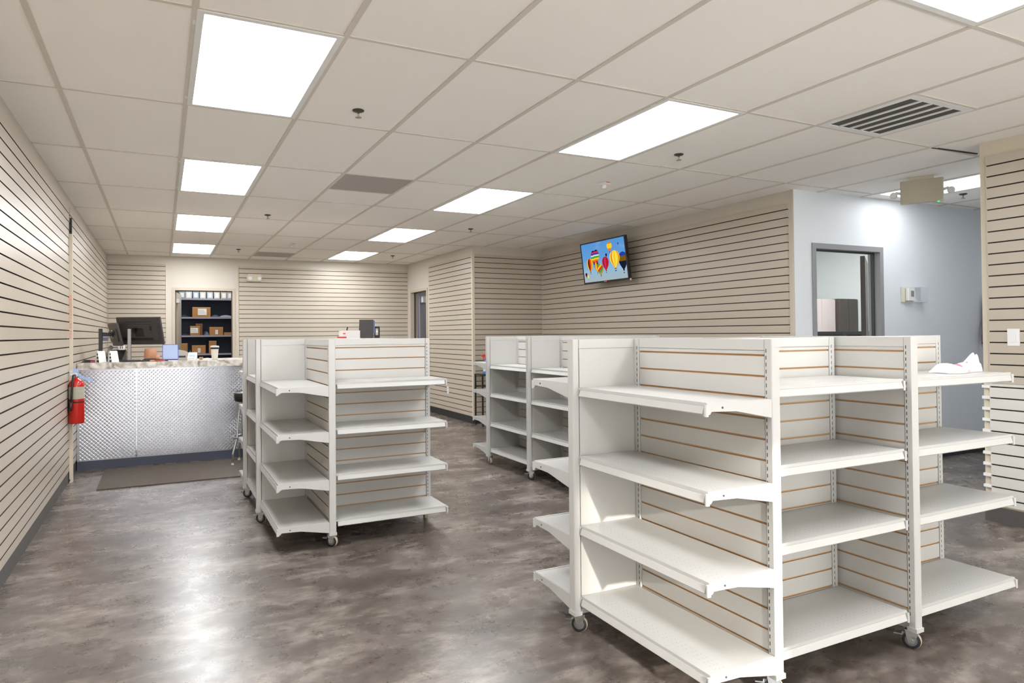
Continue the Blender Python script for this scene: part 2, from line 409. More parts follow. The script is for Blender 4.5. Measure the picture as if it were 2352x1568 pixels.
# open door leaf of the office
lf = thing('office_door', 'dark wood door leaf swung open inside the corridor doorway', 'door', (p.x-.01, p.y+.14, 0), math.radians(32))
mb = MB(); mb.box((0, 0, .01), (.86, .042, 2.10)); mb.build('door_leaf', DW, lf)
mb = MB(); mb.tube([(.80, -.005, 1.0), (.80, -.05, 1.0), (.69, -.05, 1.0)], .009); mb.build('door_handle', ZINC, lf)
def cabinet(label, x0, x1, y0, y1, h, m):
    t = thing('office_cabinet', label, 'cabinet', (x0, y0, 0))
    mb = MB(); mb.box((0, .02, .06), (x1-x0, y1-y0, h)); mb.box((.02, .05, 0), (x1-x0-.02, y1-y0-.02, .06)); mb.build('body', m, t)
    for k in range(2):
        a = (x1-x0)*k/2+.003; b = (x1-x0)*(k+1)/2-.003
        mb = MB(); mb.box((a, 0, .07), (b, .0195, h-.005)); dd = mb.build('door', m, t)
        mb = MB(); hx = b-.04 if k == 0 else a+.04; mb.tube([(hx, -.001, .7), (hx, -.025, .7), (hx, -.025, .82), (hx, -.001, .82)], .005, 8); mb.build('handle', ZINC, dd)
cabinet('pale wood grain cabinet seen through the corridor doorway', 8.66, 9.25-.05, 3.0, 3.55, 1.76, LW)
cabinet('dark wood grain cabinet beside the pale cabinet through the corridor doorway', 9.215, 9.585, 2.95, 3.55, 1.765, DW)
mb = MB(); mb.box((8.2, 2.2, 1.29), (9.1, 2.75, 1.33)); mb.box((8.22, 2.22, 0), (8.26, 2.73, 1.29)); mb.box((9.04, 2.22, 0), (9.08, 2.73, 1.29))
tag(mb.build('high_desk', BLK), 'black high worktop in front of the cabinets through the corridor doorway', 'desk')

# storage room behind the far wall
SR = mat('storage_paint', (150, 154, 162), .8)
wall('wall_storage_back', (3.4, 10.9), (.4, 10.9), SR)
wall('wall_storage_left', (.45, 10.95), (.45, 9.1), SR)
wall('wall_storage_right', (3.3, 9.1), (3.3, 10.95), SR)
RY = 10.2
rk = thing('storage_rack', 'dark navy metal shelving rack seen through the storage doorway', 'shelving', (1.36, RY, 0))
mb = MB()
mb.box((0, .42, 0), (1.5, .44, 2.1)); mb.build('back_panel', NAVY, rk)
for x in (0, 1.46):
    for y in (0, .40):
        mb = MB(); mb.box((x, y, 0), (x+.03, y+.018, 2.1)); mb.build('upright', NAVY, rk)
SHZ = [2.03, 1.69, 1.355, 1.02, .5]
for z in SHZ:
    mb = MB(); mb.box((.032, .02, z-.02), (1.458, .40, z-.001), 0); mb.box((.032, .0, z-.03), (1.458, .019, z), 1)
    mb.build('shelf', [NAVY, mat('rack_edge', (150, 146, 156), .5)], rk)
def carton(x, z, wx, h, dy=.02, dpt=.28, lab=None, label='', g='cardboard boxes on the storage rack', rz=0):
    t = thing('cardboard_box', label, 'box', (x+wx/2, RY+.12+dy, z+.001), rz, g)
    mb = MB(); mb.box((-wx/2, -.10, 0), (wx/2, dpt-.10, h), bev=.004); mb.build('carton', CARD, t)
    mb = MB(); mb.box((-wx/2+.002, -.1012, h*.94), (wx/2-.002, -.1002, h*.99)); mb.build('tape', mat('tape', (190, 160, 120), .3), t)
    if lab:
        x0, x1, z0, z1 = lab; mb = MB(); mb.box((-wx/2+wx*x0, -.1015, h*z0), (-wx/2+wx*x1, -.1003, h*z1))
        for i in range(4): zz = h*(z0+(z1-z0)*(.2+.18*i)); mb.box((-wx/2+wx*(x0+.05*(x1-x0)), -.1019, zz), (-wx/2+wx*(x1-(.1+.07*i)*(x1-x0)), -.1016, zz+h*.02), 1)
        mb.build('shipping_label', [PAPER, mat('ink_grey', (120, 120, 130), .8)], t)
    return t
carton(1.60, 1.69, .31, .18, lab=(.3, .78, .2, .85), label='wide brown box with a white label on the top rack shelf')
carton(1.56, 1.355, .17, .17, dpt=.13, lab=(.05, .8, .25, .8), label='brown box with a big white label at the left of the middle rack shelf')
carton(1.66, 1.355, .12, .215, dy=.17, dpt=.1, label='taller brown box behind the labelled box on the middle rack shelf')
carton(1.89, 1.355, .235, .15, lab=(.42, .62, .12, .65), label='small brown box with white tag at the right of the middle rack shelf')
carton(2.14, 1.355, .14, .05, label='low flat brown box at the right end of the middle rack shelf')
carton(1.59, 1.02, .235, .15, lab=(.42, .62, .12, .65), label='small brown box with white tag on the lower rack shelf')
carton(1.40, 1.02, .12, .19, label='brown box at the left end of the lower rack shelf')
carton(1.88, 1.02, .13, .23, label='tall brown box behind the tumbler on the lower rack shelf')
MAIL = mat('grey_blue_mailer', (92, 104, 134), .35)
def mailer(x, z, wx, label, m=MAIL, h=.05, ang=.3):
    mb = MB(); n = 8
    for i in range(n):
        for j in range(4):
            def P(a, b):
                u = a/n; v = b/4; return (-wx/2+wx*u, -.1+.22*v, .008+h*math.sin(PI*u)*(.5+.5*math.sin(2.5*u+v*2))*(.6+.4*v))
            mb.face([P(i, j), P(i+1, j), P(i+1, j+1), P(i, j+1)], 0, True)
            Q = lambda a, b: (P(a, b)[0], P(a, b)[1], .001)
            mb.face([Q(i, j), Q(i, j+1), Q(i+1, j+1), Q(i+1, j)], 0)
    for i in range(n):
        mb.face([(-wx/2+wx*i/n, -.1, .001), (-wx/2+wx*(i+1)/n, -.1, .001), P(i+1, 0), P(i, 0)])
    o = mb.build('padded_mailer', m, None, (x, RY+.14, z)); o.rotation_euler = (0, 0, ang*.3)
    tag(o, label, 'package', 'mailers on the storage rack')
mailer(1.46, 1.691, .14, 'dark blue mailer beside the wide box on the top rack shelf', NAVY)
mailer(1.99, 1.691, .13, 'blue grey mailer right of the wide box on the top rack shelf')
mailer(2.18, 1.691, .22, 'pale crumpled mailer at the right end of the top rack shelf', mat('pale_mailer', (170, 176, 196), .4), .045)
mailer(1.835, 1.356, .08, 'blue grey mailer between the boxes on the middle rack shelf', h=.09)
mailer(1.47, 1.356, .13, 'dark mailer at the left end of the middle rack shelf', NAVY, .04)
mailer(1.553, 1.021, .05, 'blue mailer between the boxes on the lower rack shelf', h=.08)
for i, (x, c) in enumerate([(1.43, (150, 156, 164)), (1.54, (206, 204, 200)), (1.66, (150, 172, 190)), (1.78, (196, 190, 178)), (1.90, (170, 186, 196)), (2.02, (200, 194, 182)), (2.14, (190, 184, 172)), (2.25, (176, 180, 180))]):
    mb = MB(); mb.box((-.052, 0, .001), (.052, .25, .14), bev=.004); mb.box((-.03, -.001, .02), (.03, -.0002, .10), 1)
    tag(mb.build('storage_carton', [mat('pale_carton_%d' % i, c, .7), PAPER], None, (x, RY+.03, 2.031)),
        ['grey', 'off-white', 'pale blue', 'cream', 'blue grey', 'ivory', 'beige', 'grey green'][i]+' slim carton on top of the storage rack, %s from the left' % ['first', 'second', 'third', 'fourth', 'fifth', 'sixth', 'seventh', 'last'][i], 'box', 'slim cartons on top of the storage rack')
# storage door leaf (beige, standing open at the left jamb) with its closer
dl = thing('storage_door', 'beige door leaf standing open at the left jamb of the storage doorway', 'door', (1.31, 9.21, 0), math.radians(83))
mb = MB(); mb.box((0, 0, .01), (.84, .042, 2.08)); mb.build('door_leaf', FRAMEB, dl)
mb = MB(); mb.box((.02, -.05, 1.90), (.26, -.001, 1.97)); mb.build('door_closer', LGREY, dl)
# room behind the right far doorway
BGR = mat('blue_grey_paint', (120, 124, 142), .7)
wall('wall_back_room', (8.2, 10.4), (5.4, 10.4), BGR)
wall('wall_back_room_right', (8.2, 7.0), (8.2, 10.4), BGR)
wall('wall_back_room_near', (5.45, 7.1), (8.3, 7.1), BGR)
bd = thing('back_room_door', 'grey door leaf standing open in the narrow doorway at the far right', 'door', (5.42, 8.70, 0), math.radians(18))
mb = MB(); mb.box((0, -.042, .01), (.76, 0, 2.09)); mb.build('door_leaf', mat('grey_leaf', (150, 148, 152), .5), bd)
mb = MB(); mb.box((.03, -.10, 1.93), (.12, -.043, 2.05)); mb.build('door_closer', WPL, bd)

# ---------------------------------------------------------------- ceiling lights
def diffuser_mat():
    m = bpy.data.materials.new('light_lens'); m.use_nodes = True; nt = m.node_tree; nt.nodes.remove(nt.nodes['Principled BSDF'])
    tc = nt.nodes.new('ShaderNodeTexCoord'); sp = nt.nodes.new('ShaderNodeSeparateXYZ'); nt.links.new(tc.outputs['Object'], sp.inputs[0])
    ab = nt.nodes.new('ShaderNodeMath'); ab.operation = 'ABSOLUTE'; nt.links.new(sp.outputs[0], ab.inputs[0])
    mr = nt.nodes.new('ShaderNodeMapRange'); nt.links.new(ab.outputs[0], mr.inputs[0])
    mr.inputs[1].default_value = .06; mr.inputs[2].default_value = .28; mr.inputs[3].default_value = PANEL*1.15; mr.inputs[4].default_value = PANEL*.8
    e = nt.nodes.new('ShaderNodeEmission'); e.inputs[0].default_value = (.97, .985, 1.0, 1); nt.links.new(mr.outputs[0], e.inputs[1])
    nt.links.new(e.outputs[0], nt.nodes['Material Output'].inputs[0]); return m
LENS = diffuser_mat()
P0 = PANEL; PANEL = P0*.36; LENS_DIM = diffuser_mat(); PANEL = P0*2.2; LENS_OFFICE = diffuser_mat(); PANEL = P0
lfm = MB(); a, b, f = .2985, .6035, .028
lfm.box((-a, -b, -.007), (-a+f, b, -.0006)); lfm.box((a-f, -b, -.007), (a, b, -.0006)); lfm.box((-a+f, -b, -.007), (a-f, -b+f, -.0006)); lfm.box((-a+f, b-f, -.007), (a-f, b, -.0006))
lfm.box((-a-.012, -.5, -.006), (-a-.001, -.46, -.0006)); lfm.box((-a-.012, .46, -.006), (-a-.001, .5, -.0006))
lframe = lfm.mesh('frame', WPL)
ldm = MB(); ldm.box((-a+f+.001, -b+f+.001, -.004), (a-f-.001, b-f-.001, -.0006)); ldiff = ldm.mesh('lens', LENS); ldim = ldm.mesh('lens', LENS_DIM); loff = ldm.mesh('lens', LENS_OFFICE)
lights = [(2, -2, 'flat ceiling light panel above the viewer'), (2, 0, 'largest square-looking ceiling light at the upper left'), (2, 2, 'second ceiling light of the left row, behind the largest one'),
          (2, 4, 'third ceiling light of the left row'), (2, 6, 'farthest ceiling light of the left row, near the far wall'),
          (6, -2, 'ceiling light cut off by the top right corner of the photo'), (6, 0, 'large slanting ceiling light at the upper middle right'), (6, 2, 'second ceiling light of the right row, left of the smoke detector'),
          (6, 4, 'third ceiling light of the right row'), (6, 6, 'farthest ceiling light of the right row'), (12, 0, 'ceiling light in the corridor behind the emergency light')]
for (i, j, lab) in lights:
    t = thing('ceiling_light', lab, 'ceiling light', (i*.6096+.3048, j*1.2192+.6096, H), 0, 'two by four ceiling lights')
    put('frame', lframe, t); put('lens', ldim if i == 12 else ldiff, t)
# lamps in the side rooms
for (x, y, lab) in ((7.9, 2.3, 'ceiling light in the office behind the corridor doorway'), (1.8, 9.72, 'ceiling light in the storage room'), (6.6, 8.6, 'ceiling light in the back room')):
    t = thing('ceiling_light', lab, 'ceiling light', (x, y, H), 0 if x > 7 else PI/2, 'two by four ceiling lights')
    put('frame', lframe, t); o = put('lens', loff if x > 7 else ldiff, t)
    if x < 7:
        o.scale = (.6, .6, 1)
# air registers
def louvre(label, x, y):
    t = thing('ceiling_vent', label, 'vent', (x, y, H)); a = .297
    mb = MB(); f = .045
    mb.box((-a, -a, -.006), (-a+f, a, -.0006)); mb.box((a-f, -a, -.006), (a, a, -.0006)); mb.box((-a+f, -a, -.006), (a-f, -a+f, -.0006)); mb.box((-a+f, a-f, -.006), (a-f, a, -.0006)); mb.build('frame', WPL, t)
    mb = MB(); mb.box((-a+f, -a+f, -.0012), (a-f, a-f, -.0006)); mb.build('backing', mat('vent_dark', (84, 82, 76), .8), t)
    W = 2*(a-f)
    for k in range(4):
        xx = -a+f+W*(k+1)/5; mb = MB(); mb.box((xx-.011, -a+f+.001, -.007), (xx+.011, a-f-.001, -.0013)); mb.build('slat', WPL, t)
louvre('square white ceiling vent with dark slots, upper right', 8.5*.6096, -.3048)
def ret(label, x, y):
    t = thing('air_return', label, 'vent', (x, y, H), 0, 'perforated ceiling return grilles'); a = .292
    mb = MB(); mb.box((-a, -a, -.004), (a, a, -.0006)); mb.build('perforated_panel', mat('perforated_grey', (176, 170, 164), .7, var=.12, vscale=180), t)
ret('grey perforated square return panel between the two rows of ceiling lights', 4.5*.6096, 2.25*1.2192)
ret('grey perforated return panel close to the far wall', 4.5*.6096, 6.75*1.2192)
# sprinklers
spm = MB(); spm.lathe([(.034, -.001), (.034, -.006), (.02, -.012), (.008, -.013)], n=16, mi=0)
spd = MB(); spd.lathe([(.006, -.0135), (.006, -.04)], n=8); spd.lathe([(.018, -.041), (.02, -.044), (.003, -.046)], n=12)
m1 = spm.mesh('escutcheon', mat('sprinkler_dark', (66, 58, 52), .4)); m2 = spd.mesh('deflector', mat('sprinkler_brass', (176, 168, 156), .3, metal=.8))
for (x, y, lab) in [(2.137, .922, 'ceiling sprinkler right of the largest ceiling light'), (4.553, .89, 'ceiling sprinkler right of the large slanting light'), (2.14, 4.6, 'ceiling sprinkler right of the third light of the left row'),
                    (4.591, 4.615, 'ceiling sprinkler right of the third light of the right row'), (2.152, 7.74, 'small ceiling sprinkler near the farthest left light'), (4.584, 7.68, 'small ceiling sprinkler near the farthest right light'), (8.117, .859, 'sprinkler in the corridor ceiling')]:
    t = thing('sprinkler', lab, 'sprinkler', (x, y, H), 0, 'ceiling sprinklers'); put('escutcheon', m1, t); put('deflector', m2, t)
for (x, y, lab) in [(4.611, 1.878, 'white smoke detector on the ceiling left of the corridor'), (2.80, 6.85, 'white smoke detector on the far part of the ceiling')]:
    t = thing('smoke_detector', lab, 'smoke detector', (x, y, H), 0, 'smoke detectors')
    mb = MB(); mb.lathe([(.055, -.001), (.055, -.014), (.03, -.02)], n=24); mb.build('base', WPL, t)
    mb = MB(); mb.lathe([(.022, -.021), (.02, -.045), (.01, -.052)], n=16); mb.build('strobe', mat('strobe_lens', (246, 240, 236), .2), t)
    mb = MB(); mb.box((-.02, -.054, -.010), (.02, -.056, -.004)); mb.build('red_mark', mat('red_print', (220, 90, 80), .5), t)
# emergency light hanging in the corridor
t = thing('emergency_light', 'beige two-headed emergency light hanging from the corridor ceiling', 'emergency light', (6.985, .585, H), math.radians(-62))
mb = MB(); mb.box((-.085, -.03, -.028), (.085, .03, -.001)); mb.build('canopy', TRIMC, t)
mb = MB(); mb.box((-.155, -.028, -.225), (.155, .028, -.0285), bev=.01); mb.build('housing', mat('beige_plastic', (196, 188, 166), .5), t)
for s in (-1, 1):
    mb = MB(); mb.tube([(s*.15, 0, -.13), (s*.19, -.01, -.12)], .012); mb.lathe([(.018, 0), (.028, .01), (.03, .03), (.02, .045)], c=(s*.205, -.02, -.14), n=14, axis=1); mb.build('lamp_head', WPL, t)
mb = MB(); mb.lathe([(.008, 0), (.008, .006), (.002, .009)], c=(.118, -.02, -.235), n=10); mb.build('green_indicator', emis('green_led', (60, 255, 120), .8), t)
# emergency light on the far wall
t = thing('emergency_light', 'small beige emergency light on the far slatwall right of the storage doorway', 'emergency light', (2.53, along(FL, FR, 2.53)[1]-.0195, 2.33))
mb = MB(); mb.prism([(-.12, -.055), (.11, -.055), (.12, .02), (.10, .065), (-.10, .065), (-.125, .02)], 1, -.06, 0); mb.build('housing', TRIMC, t)
for s in (-1, 1):
    mb = MB(); mb.lathe([(.02, 0), (.03, -.015), (.03, -.03)], c=(s*.075, -.06, -.01), n=14, axis=1); mb.build('lamp_head', WPL, t)
mb = MB(); mb.lathe([(.010, 0), (.003, -.008)], c=(0, -.05, -.056), n=10); mb.build('green_indicator', emis('green_led', (60, 255, 120), .8), t)

# ---------------------------------------------------------------- pinwheel gondolas
L, T, CC, DD = .775, .04, .43, .345
ZT, ZB = 1.312, .085
def gond_meshes():
    M = {}
    # slat panel: outer face b=0
    mb = MB(); g = .004; a0, a1 = .036, L-.036; z0, z1 = .105, 1.27
    gs = sorted(1.252-.0773*k for k in range(15)); cur = z0; segs = []
    for q in gs: segs += [(cur, q-g, 0), (q-g, q+g, 1)]; cur = q+g
    segs.append((cur, z1, 0))
    for s0, s1, k in segs:
        o = -.002 if k == 0 else -.009
        mb.face([(a1, o, s0), (a0, o, s0), (a0, o, s1), (a1, o, s1)], k)
        mb.face([(a0, o, s0), (a0, -.016, s0), (a0, -.016, s1), (a0, o, s1)], k); mb.face([(a1, -.016, s0), (a1, o, s0), (a1, o, s1), (a1, -.016, s1)], k)
        if k: mb.face([(a0, o, s0), (a1, o, s0), (a1, -.002, s0), (a0, -.002, s0)], 1); mb.face([(a0, -.002, s1), (a1, -.002, s1), (a1, o, s1), (a0, o, s1)], 1)
    mb.face([(a0, -.016, z0), (a1, -.016, z0), (a1, -.016, z1), (a0, -.016, z1)], 0)
    M['slat'] = mb.mesh('slat_panel', [WPAN, TAN])
    mb = MB(); mb.box((.036, -T+.001, .105), (L-.036, -T+.015, 1.27)); M['back'] = mb.mesh('back_panel', WPAN)
    mb = MB(); mb.box((.034, -T-.001, 1.271), (L-.034, .001, ZT), bev=.003); M['rail'] = mb.mesh('top_rail', WHITE)
    mb = MB(); mb.box((.034, -T+.002, ZB), (L-.034, -.004, .104)); M['kick'] = mb.mesh('bottom_rail', WHITE)
    for nm, x0, x1, sx_ in (('up0', 0, .033, .024), ('up1', L-.033, L, L-.024)):
        mb = MB(); mb.box((x0, -T, ZB), (x1, .003, ZT), bev=.003)
        z = ZB+.06
        while z < ZT-.03:
            mb.face([(sx_+.002, .0034, z), (sx_-.002, .0034, z), (sx_-.002, .0034, z+.014), (sx_+.002, .0034, z+.014)], 1); z += .0254
        if nm == 'up0': mb.box((-.004, -T-.003, ZB-.006), (.036, .006, ZB+.012))
        M[nm] = mb.mesh('upright', [WHITE, SLOT])
    # shelf (origin on its top, back edge)
    mb = MB(); D = .315
    mb.box((.006, .008, -.012), (L-.006, D-.012, 0)); mb.box((.004, D-.012, -.010), (L-.004, D, .002))
    mb.face([(.02, D-.055, .0003), (.021, D-.055, .0003), (.021, D-.054, .0003)], 0)
    for r_ in range(3):
        for i in range(28):
            x = .03+i*(L-.06)/27; y = D-.05-r_*.018; s = .0022
            mb.face([(x-s, y-s, .0004), (x+s, y-s, .0004), (x+s, y+s, .0004), (x-s, y+s, .0004)], 1)
    M['shelf'] = mb.mesh('shelf', [WHITE, HOLE])
    mb = MB(); mb.prism([(D-.006, -.0105), (D+.002, -.0105), (D+.010, -.036), (D+.006, -.040), (D-.006, -.036)], 0, .016, L-.016); M['chan'] = mb.mesh('price_channel', WHITE)
    for nm, x in (('br0', .002), ('br1', L-.005)):
        mb = MB(); mb.prism([(0.004, -.001), (D-.002, -.001), (D+.004, -.010), (D+.004, -.040), (D-.012, -.040), (D-.02, -.030), (.18, -.034), (.004, -.068)], 0, x, x+.003)
        if nm == 'br0': mb.lathe([(.004, 0), (.004, -.002)], c=(x, D-.07, -.018), n=8, axis=0, mi=1); mb.box((x-.003, D-.006, -.046), (x+.009, D+.011, -.006), bev=.003)
        M[nm] = mb.mesh('bracket', [WHITE, SLOT])
    # caster
    mb = MB(); mb.lathe([(.022, -.014), (.031, -.0138), (.0345, -.012)], c=(0, 0, .037), n=28, axis=0, mi=0, caps=False); mb.lathe([(.0345, .012), (.031, .0138), (.022, .014)], c=(0, 0, .037), n=28, axis=0, mi=0, caps=False)
    mb.lathe([(.0345, -.012), (.037, -.007), (.037, .007), (.0345, .012)], c=(0, 0, .037), n=28, axis=0, mi=3, caps=False)
    mb.lathe([(.023, -.0145), (.023, .0145)], c=(0, 0, .037), n=20, axis=0, mi=1); mb.lathe([(.008, -.02), (.008, .02)], c=(0, 0, .037), n=10, axis=0, mi=2)
    M['wheel'] = mb.mesh('wheel', [RUB, HUB, CHROME, TYRE])
    mb = MB()
    for s in (-1, 1):
        x = s*.0165; mb.prism([(-.010, .026), (.010, .026), (.014, .037), (.022, .076), (-.022+.03, .078), (-.028, .078)], 0, x-.0012, x+.0012)
    mb.box((-.019, -.028, .0765), (.019, .022, .0805)); mb.lathe([(.019, .0805), (.019, .0845)], c=(0, -.004, 0), n=16); M['fork'] = mb.mesh('fork', CHROME)
    mb = MB(); mb.box((-.012, .030, .052), (.012, .062, .057)); mb.box((-.006, .02, .05), (.006, .034, .064)); M['brake'] = mb.mesh('brake_pedal', ZINC)
    return M
GM = gond_meshes()
def gondola(x, y, label, levels, swivel):
    """levels: dict U,P,R,V -> shelf heights"""
    u = thing('gondola_display', label, 'display shelf', (x, y, 0), 0, 'white rolling pinwheel display units')
    mods = {'U': ((0, -DD), PI/2), 'P': ((-DD, CC+T), 0), 'R': ((CC+T, CC+T+DD), -PI/2), 'V': ((T+L, 0), PI)}
    for i, (k, ((ox, oy), rz)) in enumerate(mods.items()):
        for nm, key in (('slat_panel', 'slat'), ('back_panel', 'back'), ('top_rail', 'rail'), ('bottom_rail', 'kick'), ('upright', 'up0'), ('upright', 'up1')):
            put(nm, GM[key], u, (ox, oy, 0), rz)
        ca, sa = math.cos(rz), math.sin(rz)
        for z in levels[k]:
            s = put('shelf', GM['shelf'], u, (ox, oy, z), rz)
            put('price_channel', GM['chan'], s)
            put('bracket', GM['br0'], s); put('bracket', GM['br1'], s)
        a_, b_ = .035, -T/2
        c = put('caster', GM['wheel'], u, (ox+a_*ca-b_*sa, oy+a_*sa+b_*ca, 0), swivel[i])
        put('fork', GM['fork'], c); put('brake_pedal', GM['brake'], c)
    return u
STD = [.165, .455, .745, 1.035]; STU = [.165, .43, .73, 1.02]
gondola(3.095, -.80, 'nearest white rolling slatwall display unit, with the front corner post', {'U': [.165, .48, .79, 1.095], 'P': [.165, .43, .71, 1.115], 'R': [], 'V': [.165, .55, .84, 1.134]}, (.9, .85, 1.2, .3))
gondola(3.922, -.80, 'white rolling display unit nested at the right, holding the small plastic bag', {'U': [], 'P': STD, 'R': STD, 'V': [.165, .55, .84, 1.134]}, (.5, .3, 1.1, -.6))
gondola(2.045, 1.65, 'white rolling display unit standing in the middle left, in front of the counter', {'U': STU, 'P': [], 'R': STD, 'V': STD}, (.85, 1.0, 2.0, -.25))
gondola(2.045, 2.48, 'white rolling display unit hidden behind the middle left one, next to the stool', {'U': STU, 'P': STD, 'R': STD, 'V': []}, (.4, 1.2, -.4, .9))
gondola(4.455, 1.95, 'white rolling display unit behind the nearest one, toward the television wall', {'U': STU, 'P': [], 'R': STD, 'V': STD}, (.2, .9, .8, 1.3))
gondola(4.455, 2.784, 'farthest white rolling display unit, beside the black side table', {'U': STU, 'P': STD, 'R': STD, 'V': []}, (1.0, -.2, .2, -.8))

# ---------------------------------------------------------------- checkout counter
CX1 = 3.75; CY = 4.872
ct = thing('checkout_counter', 'long checkout counter clad in aluminium tread plate', 'counter', (XL+.02, CY, 0))
mb = MB(); mb.box((0, .012, .09), (CX1-XL, .66, 1.012)); mb.build('body', mat('counter_body', (190, 182, 170), .6), ct)
mb = MB(); mb.box((0, .0, 0), (CX1-XL, .62, .0895)); mb.build('toe_kick', BASEN, ct)
for k, (a, b) in enumerate(((0, .529), (.533, 2.0), (2.003, CX1-XL))):
    mb = MB(); mb.box((a, 0, .09), (b, .0115, 1.012)); P_ = .0195
    if True:                                                 # raised lozenges, alternating direction
        i0, i1 = int(a/P_)+1, int(b/P_)
        for i in range(i0, i1):
            for j in range(5, int(1.005/P_)):
                cx_, cz_ = (i+.5)*P_, (j+.5)*P_; sg = 1 if (i+j) % 2 else -1
                u_ = (.0098, .0098*sg); v_ = (.0030, -.0030*sg); h_ = -.0022
                A = (cx_-u_[0], -.0002, cz_-u_[1]); B = (cx_+v_[0], -.0002, cz_+v_[1]); C_ = (cx_+u_[0], -.0002, cz_+u_[1]); D_ = (cx_-v_[0], -.0002, cz_-v_[1])
                T0 = (cx_-u_[0]*.55, h_, cz_-u_[1]*.55); T1 = (cx_+u_[0]*.55, h_, cz_+u_[1]*.55)
                q_ = [(A, B, C_, T1, T0), (A, T0, T1, C_, D_)]
                if sg < 0: q_ = [tuple(reversed(t_)) for t_ in q_]
                for t_ in q_: mb.face(t_, 1, False)
    mb.build('tread_plate', [PLATE, PLATE_HI], ct)
mb = MB(); mb.box((.524, -.004, .095), (.538, -.0005, 1.008))
for z in range(22): mb.lathe([(.008, -.003), (.005, -.007)], c=(.531, 0, .12+z*.041), n=8, axis=1)
mb.build('seam_strip', CHROME, ct)
wt_ = MB(); wt_.box((XL+.020, CY-.035, 1.0125), (CX1+.03, CY+.70, 1.078), bev=.008)
tag(wt_.build('countertop', STONE), 'marbled grey and white laminate top of the checkout counter', 'countertop')
CZ = 1.0785
mb = MB(); mb.box((.575, 3.80, .0008), (3.1, 4.77, .009), bev=.01)
tag(mb.build('floor_mat', mat('brown_mat', (92, 84, 76), .95, var=.25, vscale=30, bump=.6, bscale=300)), 'dark grey brown floor mat in front of the counter', 'mat')
# stool
st = thing('bar_stool', 'chrome bar stool with round black seat in front of the counter', 'stool', (1.925, 4.47, 0), .2)
mb = MB(); mb.lathe([(.135, .655), (.148, .665), (.152, .70), (.150, .735), (.136, .752), (.04, .757)], n=32); mb.build('seat', BLK, st)
mb = MB(); mb.lathe([(.152, .742), (.153, .75), (.138, .758)], n=32, caps=False); mb.lathe([(.12, .648), (.12, .6545)], n=20); mb.build('seat_rim', CHROME, st)
for k in range(4):
    t0 = PI+.25+k*PI/2; c_, s_ = math.cos(t0), math.sin(t0)
    mb = MB(); mb.tube([(.04*c_, .04*s_, .642), (.085*c_, .085*s_, .635), (.11*c_, .11*s_, .60), (.125*c_, .125*s_, .50), (.14*c_, .14*s_, .29), (.19*c_, .19*s_, .13), (.196*c_, .196*s_, .02)], .011, 10); lg = mb.build('leg', CHROME, st)
    mb = MB(); mb.lathe([(.014, 0.0005), (.015, .022), (.012, .026)], c=(.196*c_, .196*s_, 0), n=12); mb.build('foot_glide', LGREY, lg)
mb = MB(); mb.tube([(.165*math.cos(2*PI*i/28), .165*math.sin(2*PI*i/28), .285) for i in range(28)], .010, 8, closed=True); mb.build('foot_ring', CHROME, st)

# monitors: back of the screen faces the room (-Y)
def monitor(name, label, w_, h_, loc, rz, tilt=0, post=None, cat='monitor', m=DGREY):
    t = thing(name, label, cat, loc, rz)
    Mx = Matrix.Rotation(tilt, 4, 'X')
    mb = MB(); mb.box((-w_/2, -.012, -h_/2), (w_/2, .014, h_/2), M=Mx, bev=.003); mb.box((-w_/2+.04, -.03, -h_/2+.05), (w_/2-.04, -.0125, h_/2-.08), M=Mx, bev=.01); mb.build('housing', m, t)
    mb = MB(); mb.box((-w_/2*.55, -.0135, h_/2-.052), (w_/2*.6, -.0125, h_/2-.046), M=Mx); mb.box((-.05, -.0315, -.06), (.05, -.0305, .04), M=Mx); mb.box((w_*.25, -.0315, .01), (w_*.3, -.0305, .06), M=Mx)
    mb.box((-w_*.38, -.0315, -h_/2+.055), (w_*.3, -.0305, -h_/2+.085), M=Mx); mb.build('vent_slots', BLK, t)
    mb = MB(); mb.box((-w_/2+.008, .0145, -h_/2+.01), (w_/2-.008, .016, h_/2-.008), M=Mx); mb.build('screen', mat('dark_screen', (20, 22, 28), .15), t)
    return t
ms = monitor('monitor', 'large dark monitor seen from behind on the counter', .50, .31, (.885, 5.28, 1.405), math.radians(-30), math.radians(17))
mb = MB(); mb.box((-.075, -.10, -.02), (-.035, -.032, .03)); mb.build('arm_head', BLK, ms)
mp_ = thing('monitor_pole', 'grey monitor pole with black weighted base on the counter', 'stand', (.785, 5.03, CZ))
mb = MB(); mb.box((-.018, -.018, .016), (.018, .018, .345), bev=.005); mb.build('pole', mat('grey_pole', (142, 136, 134), .35, metal=.6), mp_)
mb = MB(); mb.box((-.10, -.09, 0.0005), (.11, .08, .015), bev=.02); mb.build('base', BLK, mp_)
m2_ = monitor('monitor', 'smaller monitor turned nearly edge-on beside the large one', .36, .25, (.635, 5.42, 1.365), math.radians(-74), math.radians(13))
mb = MB(); mb.box((-.05, -.034, -.03), (.0, -.031, .05)); mb.build('label_plate', LGREY, m2_)
mb = MB(); mb.box((-.02, -.13, -.02), (.02, -.031, .02)); mb.build('arm_head', BLK, m2_)
p2 = thing('monitor_pole', 'black monitor pole on the counter by the left wall', 'stand', (.505, 5.25, CZ))
mb = MB(); mb.box((-.018, -.018, .012), (.018, .018, .35), bev=.005); mb.build('pole', mat('black_pole', (30, 36, 42), .35), p2)
mb = MB(); mb.box((-.06, -.06, .0005), (.04, .06, .0115), bev=.01); mb.build('base', BLK, p2)
mb = MB(); mb.box((.019, -.01, .22), (.07, .01, .26)); mb.build('arm', mat('arm_grey', (96, 100, 118), .4), p2)
